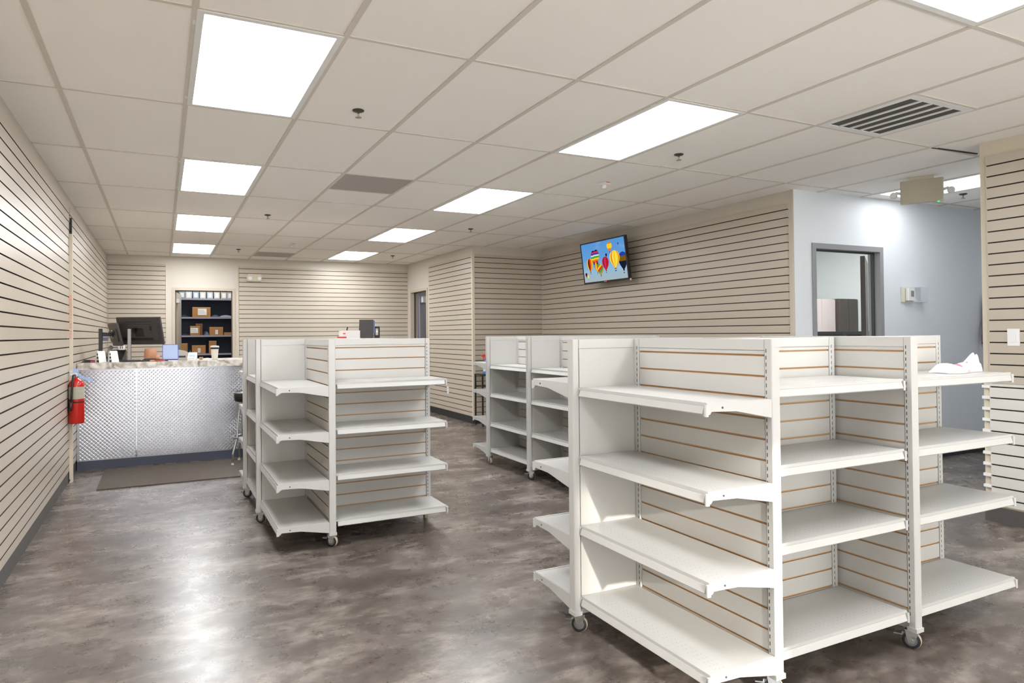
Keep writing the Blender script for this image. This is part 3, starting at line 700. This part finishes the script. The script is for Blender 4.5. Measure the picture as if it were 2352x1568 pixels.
# outlet plate on the far wall behind the monitor
# business card / brochure holders
for i, x in enumerate((.535, .648)):
    t = thing('card_holder', ['white sloped card holder at the left end of the counter', 'white sloped card holder next to the first one, nearer the monitor pole'][i], 'holder', (x, 4.93, CZ), math.radians(32), 'white card holders')
    mb = MB(); mb.prism([(-.03, .0005), (.045, .0005), (.05, .012), (.03, .105), (.015, .118), (.005, .112)], 0, -.038, .038); mb.build('holder', WPL, t)
    mb = MB()
    for k in range(3): mb.box((-.046, -.024+k*.008, .006+k*.035), (-.0385, .0, .024+k*.035))
    mb.build('card_slots', BLK, t)
# desk phone
t = thing('desk_phone', 'black desk phone behind the card holders', 'phone', (.655, 5.215, CZ), -.2)
mb = MB(); mb.prism([(-.09, .0005), (.09, .0005), (.09, .11), (.06, .12), (-.09, .03)], 0, -.10, .08); mb.build('base', BLK, t)
mb = MB(); mb.tube([(-.07, -.07, .07), (-.075, -.03, .085), (-.08, .04, .125), (-.075, .09, .15)], [.02, .014, .014, .022], 10); mb.build('handset', mat('handset', (130, 126, 122), .4), t)
mb = MB(); mb.box((-.03, -.05, .06), (.06, .02, .066), M=Matrix.Rotation(math.radians(27), 4, 'X')); mb.build('keypad', LGREY, t)
# peach jug / dispenser
t = thing('peach_dispenser', 'peach coloured rounded tape dispenser below the large monitor', 'dispenser', (.985, 5.19, CZ), 0)
PCH = mat('peach_ceramic', (222, 168, 136), .4, col2=(204, 140, 104), vscale=9)
mb = MB(); mb.lathe([(.05, .0005), (.062, .012), (.066, .06), (.060, .11), (.056, .128), (.04, .132)], n=24); mb.build('body', PCH, t)
mb = MB(); mb.lathe([(.02, 0), (.032, .01), (.034, .04), (.026, .06)], c=(.058, -.01, .0005), n=16); mb.build('side_bulge', PCH, t)
# blue panel
t = thing('blue_tablet', 'pale blue square display on a stand facing the customer', 'tablet', (1.178, 4.99, CZ), 0)
mb = MB(); mb.box((-.078, -.006, .012), (.078, .006, .176), M=Matrix.Rotation(-.08, 4, 'X')); mb.build('panel', mat('blue_border', (72, 104, 206), .4), t)
mb = MB(); mb.box((-.072, -.0075, .018), (.072, -.0062, .17), M=Matrix.Rotation(-.08, 4, 'X')); mb.build('screen', mat('pale_blue_face', (180, 198, 238), .35), t)
mb = MB(); mb.box((-.07, -.03, .0005), (.07, .06, .0115)); mb.build('foot', BLK, t)
t = thing('receipt_printer', 'light grey wedge shaped receipt printer behind the pale blue display', 'printer', (1.33, 5.10, CZ))
mb = MB(); mb.prism([(-.08, .0005), (.10, .0005), (.11, .03), (-.0, .10), (-.08, .115)], 1, -.06, .08); mb.build('housing', mat('warm_grey', (188, 182, 172), .5), t)
mb = MB(); mb.box((-.07, -.062, .03), (.0, -.0605, .05)); mb.build('paper_slot', BLK, t)
t = thing('card_terminal', 'white card payment terminal on the counter', 'card terminal', (1.395, 4.97, CZ), math.radians(-12))
Mr = Matrix.Rotation(math.radians(38), 4, 'X')
mb = MB(); mb.prism([(-.05, .0005), (.05, .0005), (.05, .07), (.03, .085), (-.05, .025)], 0, -.042, .042); mb.build('body', WPL, t)
mb = MB(); mb.box((-.032, .012, .052), (.032, .045, .056), M=Mr); mb.build('screen', mat('lcd_blue', (150, 176, 214), .3), t)
mb = MB()
for i in range(3):
    for j in range(3): mb.box((-.028+i*.02, -.03+j*.013, .052), (-.014+i*.02, -.022+j*.013, .055), M=Mr)
mb.build('keys', LGREY, t)
t = thing('tumbler', 'white insulated tumbler with lid near the right of the visible counter', 'cup', (1.625, 5.02, CZ))
mb = MB(); mb.lathe([(.030, .0005), (.031, .004), (.042, .13), (.043, .135)], n=24); mb.build('cup', mat('tumbler_white', (218, 212, 200), .35, var=.05), t)
mb = MB(); mb.lathe([(.046, .1355), (.047, .145), (.044, .152), (.02, .155)], n=24); mb.build('lid', LGREY, t)
mb = MB(); mb.lathe([(.0445, .118), (.0455, .1352)], n=24, caps=False); mb.build('band', RUB, t)
# clutter
t = thing('black_tray', 'black low tray with rounded top on the counter below the large monitor', 'tray', (1.0, 4.99, CZ))
mb = MB(); mb.prism([(-.12, .0005), (.12, .0005), (.11, .016), (.03, .03), (-.07, .028)], 1, -.04, .07); mb.build('tray', BLK, t)
mb = MB(); mb.prism([(-.1, .0005), (.1, .0005), (.1, .01), (-.1, .014)], 1, 0, .05); tag(mb.build('keyboard', BLK, None, (.83, 4.90, CZ)), 'black keyboard lying at the counter edge beside the card holders', 'keyboard')
for i, (x, y, c, a, lab) in enumerate([(1.03, 4.915, (228, 150, 96), .1, 'orange marker pen'), (1.075, 4.90, (206, 70, 40), -.25, 'red marker pen')]):
    mb = MB(); mb.lathe([(.004, -.05), (.007, -.046), (.007, .03), (.005, .05)], c=(0, 0, .0075), n=10, axis=0); o = mb.build('marker_pen', mat('pen_%d' % i, c, .4), None, (x, y, CZ), a); tag(o, lab+' lying on the counter before the pale blue display', 'pen', 'marker pens')
mb = MB(); mb.box((-.045, -.02, .0005), (.045, .02, .008), bev=.004); tag(mb.build('note_pad', PAPER, None, (1.20, 4.885, CZ)), 'small cream note pad in front of the pale blue display', 'note pad')
mb = MB(); mb.tube([(-.05, 0, .010), (0, .01, .012), (.05, 0, .010)], [.006, .011, .006], 8); tag(mb.build('paper_roll', PAPER, None, (1.545, 4.93, CZ)), 'white paper roll lying left of the tumbler', 'paper')
mb = MB(); mb.box((-.02, -.02, .0005), (.02, .02, .03), bev=.006); mb.box((.02, -.012, .0005), (.05, .012, .016)); tag(mb.build('trinket', mat('brown_trinket', (168, 132, 96), .6), None, (1.49, 5.10, CZ)), 'small tan trinket between the card terminal and the tumbler', 'ornament')
t = thing('pink_scanner', 'black and pink scanner lying on the counter by the left wall', 'scanner', (.42, 5.02, CZ), .5)
mb = MB(); mb.prism([(-.07, .0005), (.07, .0005), (.06, .02), (-.04, .03)], 1, -.025, .025); mb.build('body', BLK, t)
mb = MB(); mb.box((-.0, -.026, .004), (.05, -.0255, .016)); mb.build('pink_label', mat('pink', (214, 70, 110), .5), t)
# second work station, right end of the counter (seen above the shelves)
t = thing('label_printer', 'white box-shaped label printer seen above the middle display unit', 'printer', (3.19, 5.2, CZ))
mb = MB(); mb.box((-.105, -.09, .0005), (.115, .10, .315), bev=.008); mb.build('housing', WPL, t)
mb = MB(); mb.box((-.1, -.0915, .27), (-.07, -.0905, .285)); mb.build('red_mark', mat('red_print', (220, 90, 80), .5), t)
mb = MB(); mb.tube([(-.03, 0, .3155), (-.02, 0, .355)], .008, 8); mb.build('lever', BLK, t)
t = thing('monitor', 'black narrow monitor back standing right of the white label printer', 'monitor', (3.41, 5.2, CZ), 0)
mb = MB(); mb.prism([(-.105, .06), (.085, .06), (.085, .45), (-.085, .45)], 1, -.02, .02); mb.build('housing', DGREY, t)
mb = MB(); mb.box((-.03, -.01, .0005), (.03, .04, .06)); mb.box((-.09, -.06, .0005), (.09, .07, .012)); mb.build('stand', BLK, t)
mb = MB(); mb.box((.0855, -.018, .28), (.103, .018, .44)); mb.build('blue_edge', mat('blue_edge', (96, 110, 168), .4), t)
t = thing('headset_stand', 'black upright stand beside the narrow monitor', 'stand', (3.545, 5.2, CZ))
mb = MB()
mb.box((-.035, -.01, .0005), (-.02, .01, .365)); mb.box((.02, -.01, .0005), (.035, .01, .365)); mb.box((-.02, -.01, .34), (.02, .01, .365)); mb.box((-.02, -.01, .20), (.02, .01, .25)); mb.build('frame', BLK, t)
mb = MB(); mb.lathe([(.012, -.006), (.016, 0), (.012, .006)], c=(0, 0, .30), n=14, axis=1); mb.build('knob', WPL, t)
mb = MB(); mb.tube([(-.04, 0, .0385), (0, 0, .0425), (.045, 0, .0395)], [.03, .038, .03], 12); mb.box((-.05, -.03, .0005), (.05, .03, .01));
mb.box((-.05, -.03, .0005), (.05, .03, .24)); tag(mb.build('supply_box', mat('red_plastic', (214, 56, 34), .3), None, (3.06, 5.05, CZ)), 'red box just showing left of the white label printer', 'box')

# ---------------------------------------------------------------- left wall items
ps = thing('sign_post', 'narrow cream post with faint red vertical lettering on the left wall', 'sign', (XL+.0185, 4.31, 0))
mb = MB(); mb.box((.0, -.03, .03), (.026, .03, 2.30)); mb.box((.004, -.02, 2.3), (.02, .02, 2.45), 1); mb.prism([(.0, .0005), (.026, .0005), (.026, .0295), (.012, .0295)], 1, -.045, .03); mb.build('post', [TRIMC, BLK], ps)
cu = bpy.data.curves.new('lettering', 'FONT'); cu.body = 'FIRE EXTINGUISHER'; cu.size = .034; cu.extrude = .0006; cu.align_x = 'CENTER'; cu.align_y = 'CENTER'
to = bpy.data.objects.new('tmp', cu); COL.objects.link(to); bpy.context.view_layer.update()
me = bpy.data.meshes.new_from_object(to.evaluated_get(bpy.context.evaluated_depsgraph_get())); bpy.data.objects.remove(to)
me.materials.clear(); me.materials.append(mat('faint_red_print', (226, 132, 122), .6))
lt = bpy.data.objects.new('lettering', me); COL.objects.link(lt); lt.parent = ps
lt.matrix_local = Matrix.Translation((.013, -.0312, 1.53)) @ Matrix.Rotation(PI/2, 4, 'X') @ Matrix.Rotation(PI/2, 4, 'Z') @ Matrix.Diagonal((1.35, .75, 1, 1))
ex = thing('fire_extinguisher', 'red fire extinguisher hanging on the left wall beside the counter', 'fire extinguisher', (.388, 4.20, .553))
mb = MB(); mb.lathe([(.060, 0), (.064, .006), (.064, .34), (.060, .37), (.045, .395), (.022, .405), (.02, .415)], n=32); mb.build('cylinder', RED, ex)
mb = MB(); mb.lathe([(.0652, .225), (.0652, .335)], n=32, caps=False); mb.build('label_band', mat('label_beige', (176, 172, 156), .5, var=.2, vscale=60), ex)
mb = MB(); mb.lathe([(.016, .4155), (.016, .44)], n=16); mb.box((-.05, -.012, .44), (.02, .012, .46)); mb.prism([(-.055, .47), (.0, .462), (.015, .47), (-.05, .488)], 1, -.01, .01); mb.build('valve_handle', ZINC, ex)
mb = MB(); mb.tube([(-.01, -.02, .44), (-.02, -.055, .44), (-.024, -.072, .38), (-.03, -.078, .25), (-.036, -.078, .20)], .009, 10); mb.tube([(-.036, -.078, .20), (-.042, -.078, .12)], [.011, .015], 10); mb.build('hose', BLK, ex)
mb = MB(); mb.lathe([(.0665, .19), (.0665, .202)], n=32, caps=False); mb.box((-.064, -.01, .185), (-.055, .01, .207)); mb.box((-.05, -.084, .188), (-.02, -.07, .204)); mb.build('strap', RUB, ex)
mb = MB(); mb.box((-.0845, -.02, .1), (-.0655, .02, .36)); mb.build('wall_bracket', RUB, ex)
mb = MB()
rib = [(.01, -.02, .452), (.04, -.022, .425), (.08, -.02, .405), (.13, -.016, .39)]
for a_, b_ in zip(rib[:-1], rib[1:]):
    w2 = .014; mb.face([(a_[0], a_[1], a_[2]-w2), (b_[0], b_[1], b_[2]-w2), (b_[0], b_[1], b_[2]+w2), (a_[0], a_[1], a_[2]+w2)]); mb.face([(a_[0], a_[1]+.001, a_[2]+w2), (b_[0], b_[1]+.001, b_[2]+w2), (b_[0], b_[1]+.001, b_[2]-w2), (a_[0], a_[1]+.001, a_[2]-w2)])
mb.box((-.025, -.03, .468), (.02, -.026, .50)); mb.build('tag_ribbon', mat('pale_blue_tag', (166, 192, 236), .5), ex)

# ---------------------------------------------------------------- television
tv = thing('television', 'flat television tilted down on the slatwall, showing hot air balloons', 'television', (6.22, 4.069, 2.261))
W_, H_ = .942, .545; tl = .126
nf = Vector((-math.cos(tl), 0, -math.sin(tl))); rr = Vector((0, -1, 0)); uu = rr.cross(nf)
if uu.z < 0: uu = -uu
TM = Matrix((rr, uu, nf)).transposed().to_4x4()          # local x right, y up, z out of the screen
mb = MB(); mb.box((-W_/2, -H_/2, -.035), (W_/2, H_/2, -.001), M=TM); mb.build('housing', BLK, tv)
mb = MB(); b_ = .016
mb.box((-W_/2, -H_/2, -.001), (-W_/2+b_, H_/2, .006), M=TM); mb.box((W_/2-b_, -H_/2, -.001), (W_/2, H_/2, .006), M=TM); mb.box((-W_/2+b_, H_/2-b_, -.001), (W_/2-b_, H_/2, .006), M=TM); mb.box((-W_/2+b_, -H_/2, -.001), (W_/2-b_, -H_/2+.022, .006), M=TM); mb.build('bezel', BLK, tv)
cols = {'sky': None}
sky = bpy.data.materials.new('screen_sky'); sky.use_nodes = True; nt = sky.node_tree; nt.nodes.remove(nt.nodes['Principled BSDF'])
tc = nt.nodes.new('ShaderNodeTexCoord'); sp = nt.nodes.new('ShaderNodeSeparateXYZ'); nt.links.new(tc.outputs['Generated'], sp.inputs[0])
rp = nt.nodes.new('ShaderNodeValToRGB'); nt.links.new(sp.outputs[2], rp.inputs[0]); rp.color_ramp.elements[0].color = lin((170, 184, 188)); rp.color_ramp.elements[1].color = lin((88, 150, 214)); kq = rp.color_ramp.elements.new(.3); kq.color = lin((146, 186, 212)); kq = rp.color_ramp.elements.new(.6); kq.color = lin((100, 160, 218))
nz = nt.nodes.new('ShaderNodeTexNoise'); nz.inputs['Scale'].default_value = 3; nt.links.new(tc.outputs['Generated'], nz.inputs['Vector']); cr_ = nt.nodes.new('ShaderNodeValToRGB'); nt.links.new(nz.outputs['Fac'], cr_.inputs[0]); cr_.color_ramp.elements[0].position = .55; cr_.color_ramp.elements[1].position = .8; cr_.color_ramp.elements[1].color = (.35, .35, .35, 1)
mx = nt.nodes.new('ShaderNodeMix'); mx.data_type = 'RGBA'; nt.links.new(cr_.outputs[0], mx.inputs[0]); nt.links.new(rp.outputs[0], mx.inputs[6]); mx.inputs[7].default_value = lin((200, 214, 230))
e = nt.nodes.new('ShaderNodeEmission'); nt.links.new(mx.outputs[2], e.inputs[0]); e.inputs[1].default_value = .46; nt.links.new(e.outputs[0], nt.nodes['Material Output'].inputs[0])
pal = [('k', (30, 26, 30)), ('p', (206, 50, 110)), ('v', (66, 58, 150)), ('g', (50, 160, 60)), ('y', (244, 206, 40)), ('o', (238, 120, 36)), ('r', (210, 36, 36)), ('w', (210, 216, 206)), ('b', (36, 66, 160)), ('m', (150, 26, 60)), ('d', (26, 28, 48)), ('l', (250, 226, 90)), ('n', (120, 90, 26))]
PM = [sky] + [emis('screen_'+k, c, .46) for k, c in pal]; PI_ = {k: i+1 for i, (k, c) in enumerate(pal)}
mb = MB(); SW, SH = W_-2*b_, H_-b_-.022; sy0 = -H_/2+.022
def SP(u, v, w=0): return TM @ Vector((-SW/2+SW*u, sy0+SH*v, .001+w))
mb.face([SP(0, 0), SP(1, 0), SP(1, 1), SP(0, 1)], 0)
def balloon(u, v, wd, ht, pat, mode, layer):
    """u,v centre of the envelope in screen fractions; wd,ht of the envelope"""
    N = 18; asp = SW/SH
    def r(t):      # t from 0 bottom to 1 top
        return (math.sqrt(max(0, 1-((t-.62)/.38)**2)) if t > .62 else math.sin(PI/2*t/.62)**.95)
    z = .0006+layer*.00025
    prof = [(max(.10 if t_ == 0 else 0, r(t_/N)), t_/N) for t_ in range(N+1)]
    prof = [(p_[0] if p_[1] > .12 else max(p_[0], .12), p_[1]) for p_ in prof]; prof[-1] = (.05, 1)
    for i in range(N):
        r0, t0 = prof[i]; r1, t1 = prof[i+1]
        if mode == 'h': ks = [pat[min(len(pat)-1, int((1-(t0+t1)/2)*len(pat)))]]; K = 1
        elif mode == 'd': K = 8; ks = [pat[int(((1-(t0+t1)/2)*len(pat)+j*.45)) % len(pat)] for j in range(K)]
        else: K = len(pat); ks = pat
        for j in range(K):
            def X(rr_, f): return u + wd/2*rr_*math.sin(PI/2*(2*f-1))
            f0, f1 = j/K, (j+1)/K
            V0 = v-ht/2+ht*t0; V1 = v-ht/2+ht*t1
            mb.face([SP(X(r0, f0), V0, z), SP(X(r0, f1), V0, z), SP(X(r1, f1), V1, z), SP(X(r1, f0), V1, z)], PI_[ks[j]])
    bh = ht*.05; mb.face([SP(u-wd*.05, v-ht/2-bh*3, z), SP(u+wd*.05, v-ht/2-bh*3, z), SP(u+wd*.06, v-ht/2-bh*1.8, z), SP(u-wd*.06, v-ht/2-bh*1.8, z)], PI_['k'])
    mb.face([SP(u-wd*.08, v-ht/2-.01, z), SP(u+wd*.08, v-ht/2-.01, z), SP(u+wd*.09, v-ht/2+.012, z), SP(u-wd*.09, v-ht/2+.012, z)], PI_['k'])
balloon(.34, .37, .11, .28, 'ryogr', 'v', 0)
balloon(.17, .44, .15, .36, 'oykroyg', 'v', 0)
balloon(.275, .62, .12, .37, 'kpvwgyork', 'h', 1); balloon(.345, .63, .13, .37, 'kpvwgyork', 'h', 2)
balloon(.41, .29, .14, .28, 'ogyrg', 'd', 3)
balloon(.54, .42, .15, .36, 'mrmprmrm', 'v', 2)
balloon(.755, .49, .225, .45, 'ylolylyol', 'v', 4)
balloon(.93, .42, .19, .46, 'bbnndddd', 'h', 3)
balloon(.665, .82, .115, .24, 'oyyyoo', 'h', 1)
balloon(.575, .63, .04, .09, 'kdk', 'v', 1)
balloon(.055, .20, .05, .12, 'mkm', 'v', 1); balloon(.10, .145, .04, .11, 'yly', 'v', 2)
balloon(.86, .86, .02, .05, 'k', 'v', 1)
mb.build('screen', PM, tv)
mb = MB(); mb.box((-.12, -.12, -.075), (.12, .12, -.0355), M=TM); mb.box((.11, -.10, -.10), (.135, .04, .08)); mb.box((.135, -.08, -.06), (.205, .04, .05)); mb.build('wall_mount', BLK, tv)
mb = MB(); mb.lathe([(.008, 0), (.008, .004)], c=(.02, -H_/2+.011, .006), n=12, M=TM); mb.build('logo_dot', emis('pink_led', (230, 80, 110), .45), tv)
mb = MB(); mb.box((-.03, -H_/2+.007, .0061), (.005, -H_/2+.015, .0066), M=TM); mb.build('brand_mark', LGREY, tv)
mb = MB(); mb.lathe([(.014, 0), (.014, .012)], c=(W_/2+.004, -H_/2+.0, -.02), n=12, M=TM); mb.build('corner_button', WPL, tv)

# ---------------------------------------------------------------- corridor and right wall items
th = thing('thermostat', 'white thermostat inside a clear guard box on the corridor wall', 'thermostat', (7.99, along(TV1, BL1, 7.99)[1]-.0005, 1.70))
mb = MB(); mb.box((-.10, -.012, -.075), (.10, 0, .08)); mb.build('base_plate', mat('cream_plastic', (228, 224, 206), .5), th)
mb = MB(); mb.box((-.055, -.05, -.06), (.065, -.0125, .065), bev=.01); mb.build('thermostat_body', WPL, th)
mb = MB(); mb.box((-.015, -.0515, -.02), (.035, -.0505, .04)); mb.build('lcd', mat('lcd_grey', (136, 142, 134), .3), th)
mb = MB(); g1 = .075
for (a_, b_) in (((.105, -g1, -.07), (.22, -g1+.002, .078)), ((.22, -g1, -.07), (.222, -.001, .078)), ((.1005, -g1, .078), (.222, -.001, .082)), ((.1005, -g1, -.074), (.222, -.001, -.07))): mb.box(a_, b_)
mb.build('clear_guard', mat('clear_acrylic', (235, 240, 245), .1, alpha=.35), th)
sw = thing('light_switch', 'white rocker light switch on the right slatwall', 'light switch', (6.337-.0195, -.386, 1.285))
mb = MB(); mb.box((-.006, -.036, -.058), (0, .036, .058)); mb.build('plate', WPL, sw)
mb = MB(); mb.box((-.010, -.016, -.033), (-.0062, .016, .033)); mb.build('rocker', WPL, sw)
ou = thing('wall_outlet', 'white electrical outlet low on the slatwall past the middle display unit', 'outlet', (5.285-.0185, 6.965, .435))
mb = MB(); mb.box((-.006, -.036, -.058), (0, .036, .058)); mb.build('plate', WPL, ou)
mb = MB(); mb.box((-.007, -.012, .012), (-.0062, .012, .035)); mb.box((-.007, -.012, -.035), (-.0062, .012, -.012)); mb.build('sockets', LGREY, ou)
o2 = thing('wall_outlet', 'round white outlet cover on the wall behind the monitors', 'outlet', (.515, along(FL, FR, .515)[1]-.0195, 1.17))
mb = MB(); mb.lathe([(.055, 0), (.05, -.008), (.03, -.012)], n=20, axis=1); mb.build('plate', WPL, o2)
mb = MB(); mb.box((-.02, -.0135, -.02), (-.008, -.0125, .02)); mb.box((.008, -.0135, -.02), (.02, -.0125, .02)); mb.build('sockets', DGREY, o2)
# clear bag hanging at the end of the corridor wall
PLA = mat('clear_film', (236, 238, 240), .12, alpha=.16, spec=1)
bg = thing('hanging_bag', 'clear plastic bag hanging at the end of the corridor wall', 'bag', (9.18, 1.14, 0))
mb = MB(); nz_, nx_ = 18, 14
def bagp(i, j, s):
    z = 1.60-.75*i/nz_; t_ = i/nz_; wd = .05+.17*min(1, t_*2.6)*(1-.12*max(0, t_-.6)); u = j/nx_*2-1
    return (wd*u+.01*math.sin(5*z), s*(.012+.05*math.sqrt(max(0, 1-u*u))*min(1, t_*3)+.008*math.sin(11*u+9*z)), z)
for s in (-1, 1):
    for i in range(nz_):
        for j in range(nx_): mb.face([bagp(i, j, s), bagp(i, j+1, s), bagp(i+1, j+1, s), bagp(i+1, j, s)], 0, True)
mb.build('film', PLA, bg)
mb = MB(); mb.lathe([(.02, .0), (.05, .05), (.055, .16), (.04, .24), (.01, .27)], c=(-.03, 0, .95), n=16); mb.build('pink_contents', mat('faint_pink', (226, 206, 206), .6, alpha=.45), bg)
mb = MB(); mb.prism([(.02, 1.2), (.16, 1.12), (.18, 1.72), (.10, 1.70)], 1, -.008, .008); tag(mb.build('maroon_garment', mat('maroon_cloth', (112, 82, 92), .8), None, (9.16, 1.262, 0)), 'maroon cloth hanging behind the clear bag in the corridor', 'cloth')
# small bag on the top shelf of the right unit
mb = MB(); n = 22; m_ = 10
def bp_(i, j):
    u = i/n; v = j/m_; x = -.12+.30*u; y = -.06+.12*v
    h = .012+.034*math.sin(PI*v)*(.5+.5*abs(math.sin(5*u+1)))+.004*math.sin(17*u+7*v)
    if u > .72: h += .05*(u-.72)/.28*math.sin(PI*v)+.01*math.sin(23*v)
    if u < .15: h *= u/.15+.1
    return (x, y*(.55+.5*math.sin(PI*min(1, u*1.3+.15))), h)
for i in range(n):
    for j in range(m_): mb.face([bp_(i, j), bp_(i+1, j), bp_(i+1, j+1), bp_(i, j+1)], 1 if (11 <= i < 12 or 15 <= i < 16) and 2 < j < 8 else 0, True)
    mb.face([(bp_(i, 0)[0], bp_(i, 0)[1], .001), (bp_(i+1, 0)[0], bp_(i+1, 0)[1], .001), bp_(i+1, 0), bp_(i, 0)])
tag(mb.build('plastic_bag', [mat('white_film', (240, 240, 242), .2, alpha=.8), mat('pink_strip', (240, 120, 140), .4)], None, (4.52, -.98, 1.135)), 'small crumpled white plastic bag with pink marks on the right top shelf', 'bag')

# black side table with spray bottle near the alcove
tb = thing('side_table', 'slim black metal side table by the alcove wall, behind the farthest display unit', 'table', (5.42, 5.80, 0))
w2, d2 = .17, .13
mb = MB(); mb.box((-w2, -d2, .735), (w2, d2, .752)); mb.build('tabletop', BLK, tb)
for x in (-w2+.01, w2-.01):
    for y in (-d2+.01, d2-.01): mb = MB(); mb.box((x-.01, y-.01, 0), (x+.01, y+.01, .7345)); mb.build('leg', BLK, tb)
mb = MB(); mb.box((-w2+.0205, -d2, .57), (w2-.0205, d2, .582)); mb.build('lower_shelf', BLK, tb)
sb = thing('spray_bottle', 'blue spray bottle with a red trigger on the black side table', 'bottle', (5.355, 5.76, .7525))
mb = MB(); mb.lathe([(.036, .0005), (.04, .008), (.04, .15), (.032, .18), (.015, .205), (.014, .225)], n=20); mb.build('bottle', mat('blue_liquid', (70, 140, 214), .2), sb)
mb = MB(); mb.lathe([(.0405, .04), (.0405, .12)], n=20, caps=False); mb.build('label', mat('bottle_label', (140, 176, 214), .4, col2=(232, 226, 180), vscale=30), sb)
mb = MB(); mb.lathe([(.018, .2255), (.018, .25)], n=12); mb.box((-.055, -.012, .25), (.025, .012, .285)); mb.box((-.045, -.006, .21), (-.037, .006, .25)); mb.lathe([(.01, -.075), (.008, -.055)], c=(0, 0, .27), n=10, axis=0); mb.build('trigger', mat('red_trigger', (224, 60, 48), .3), sb)
mb = MB(); mb.lathe([(.0195, .19), (.016, .225)], n=12, caps=False); mb.build('collar', mat('navy_collar', (40, 50, 140), .4), sb)
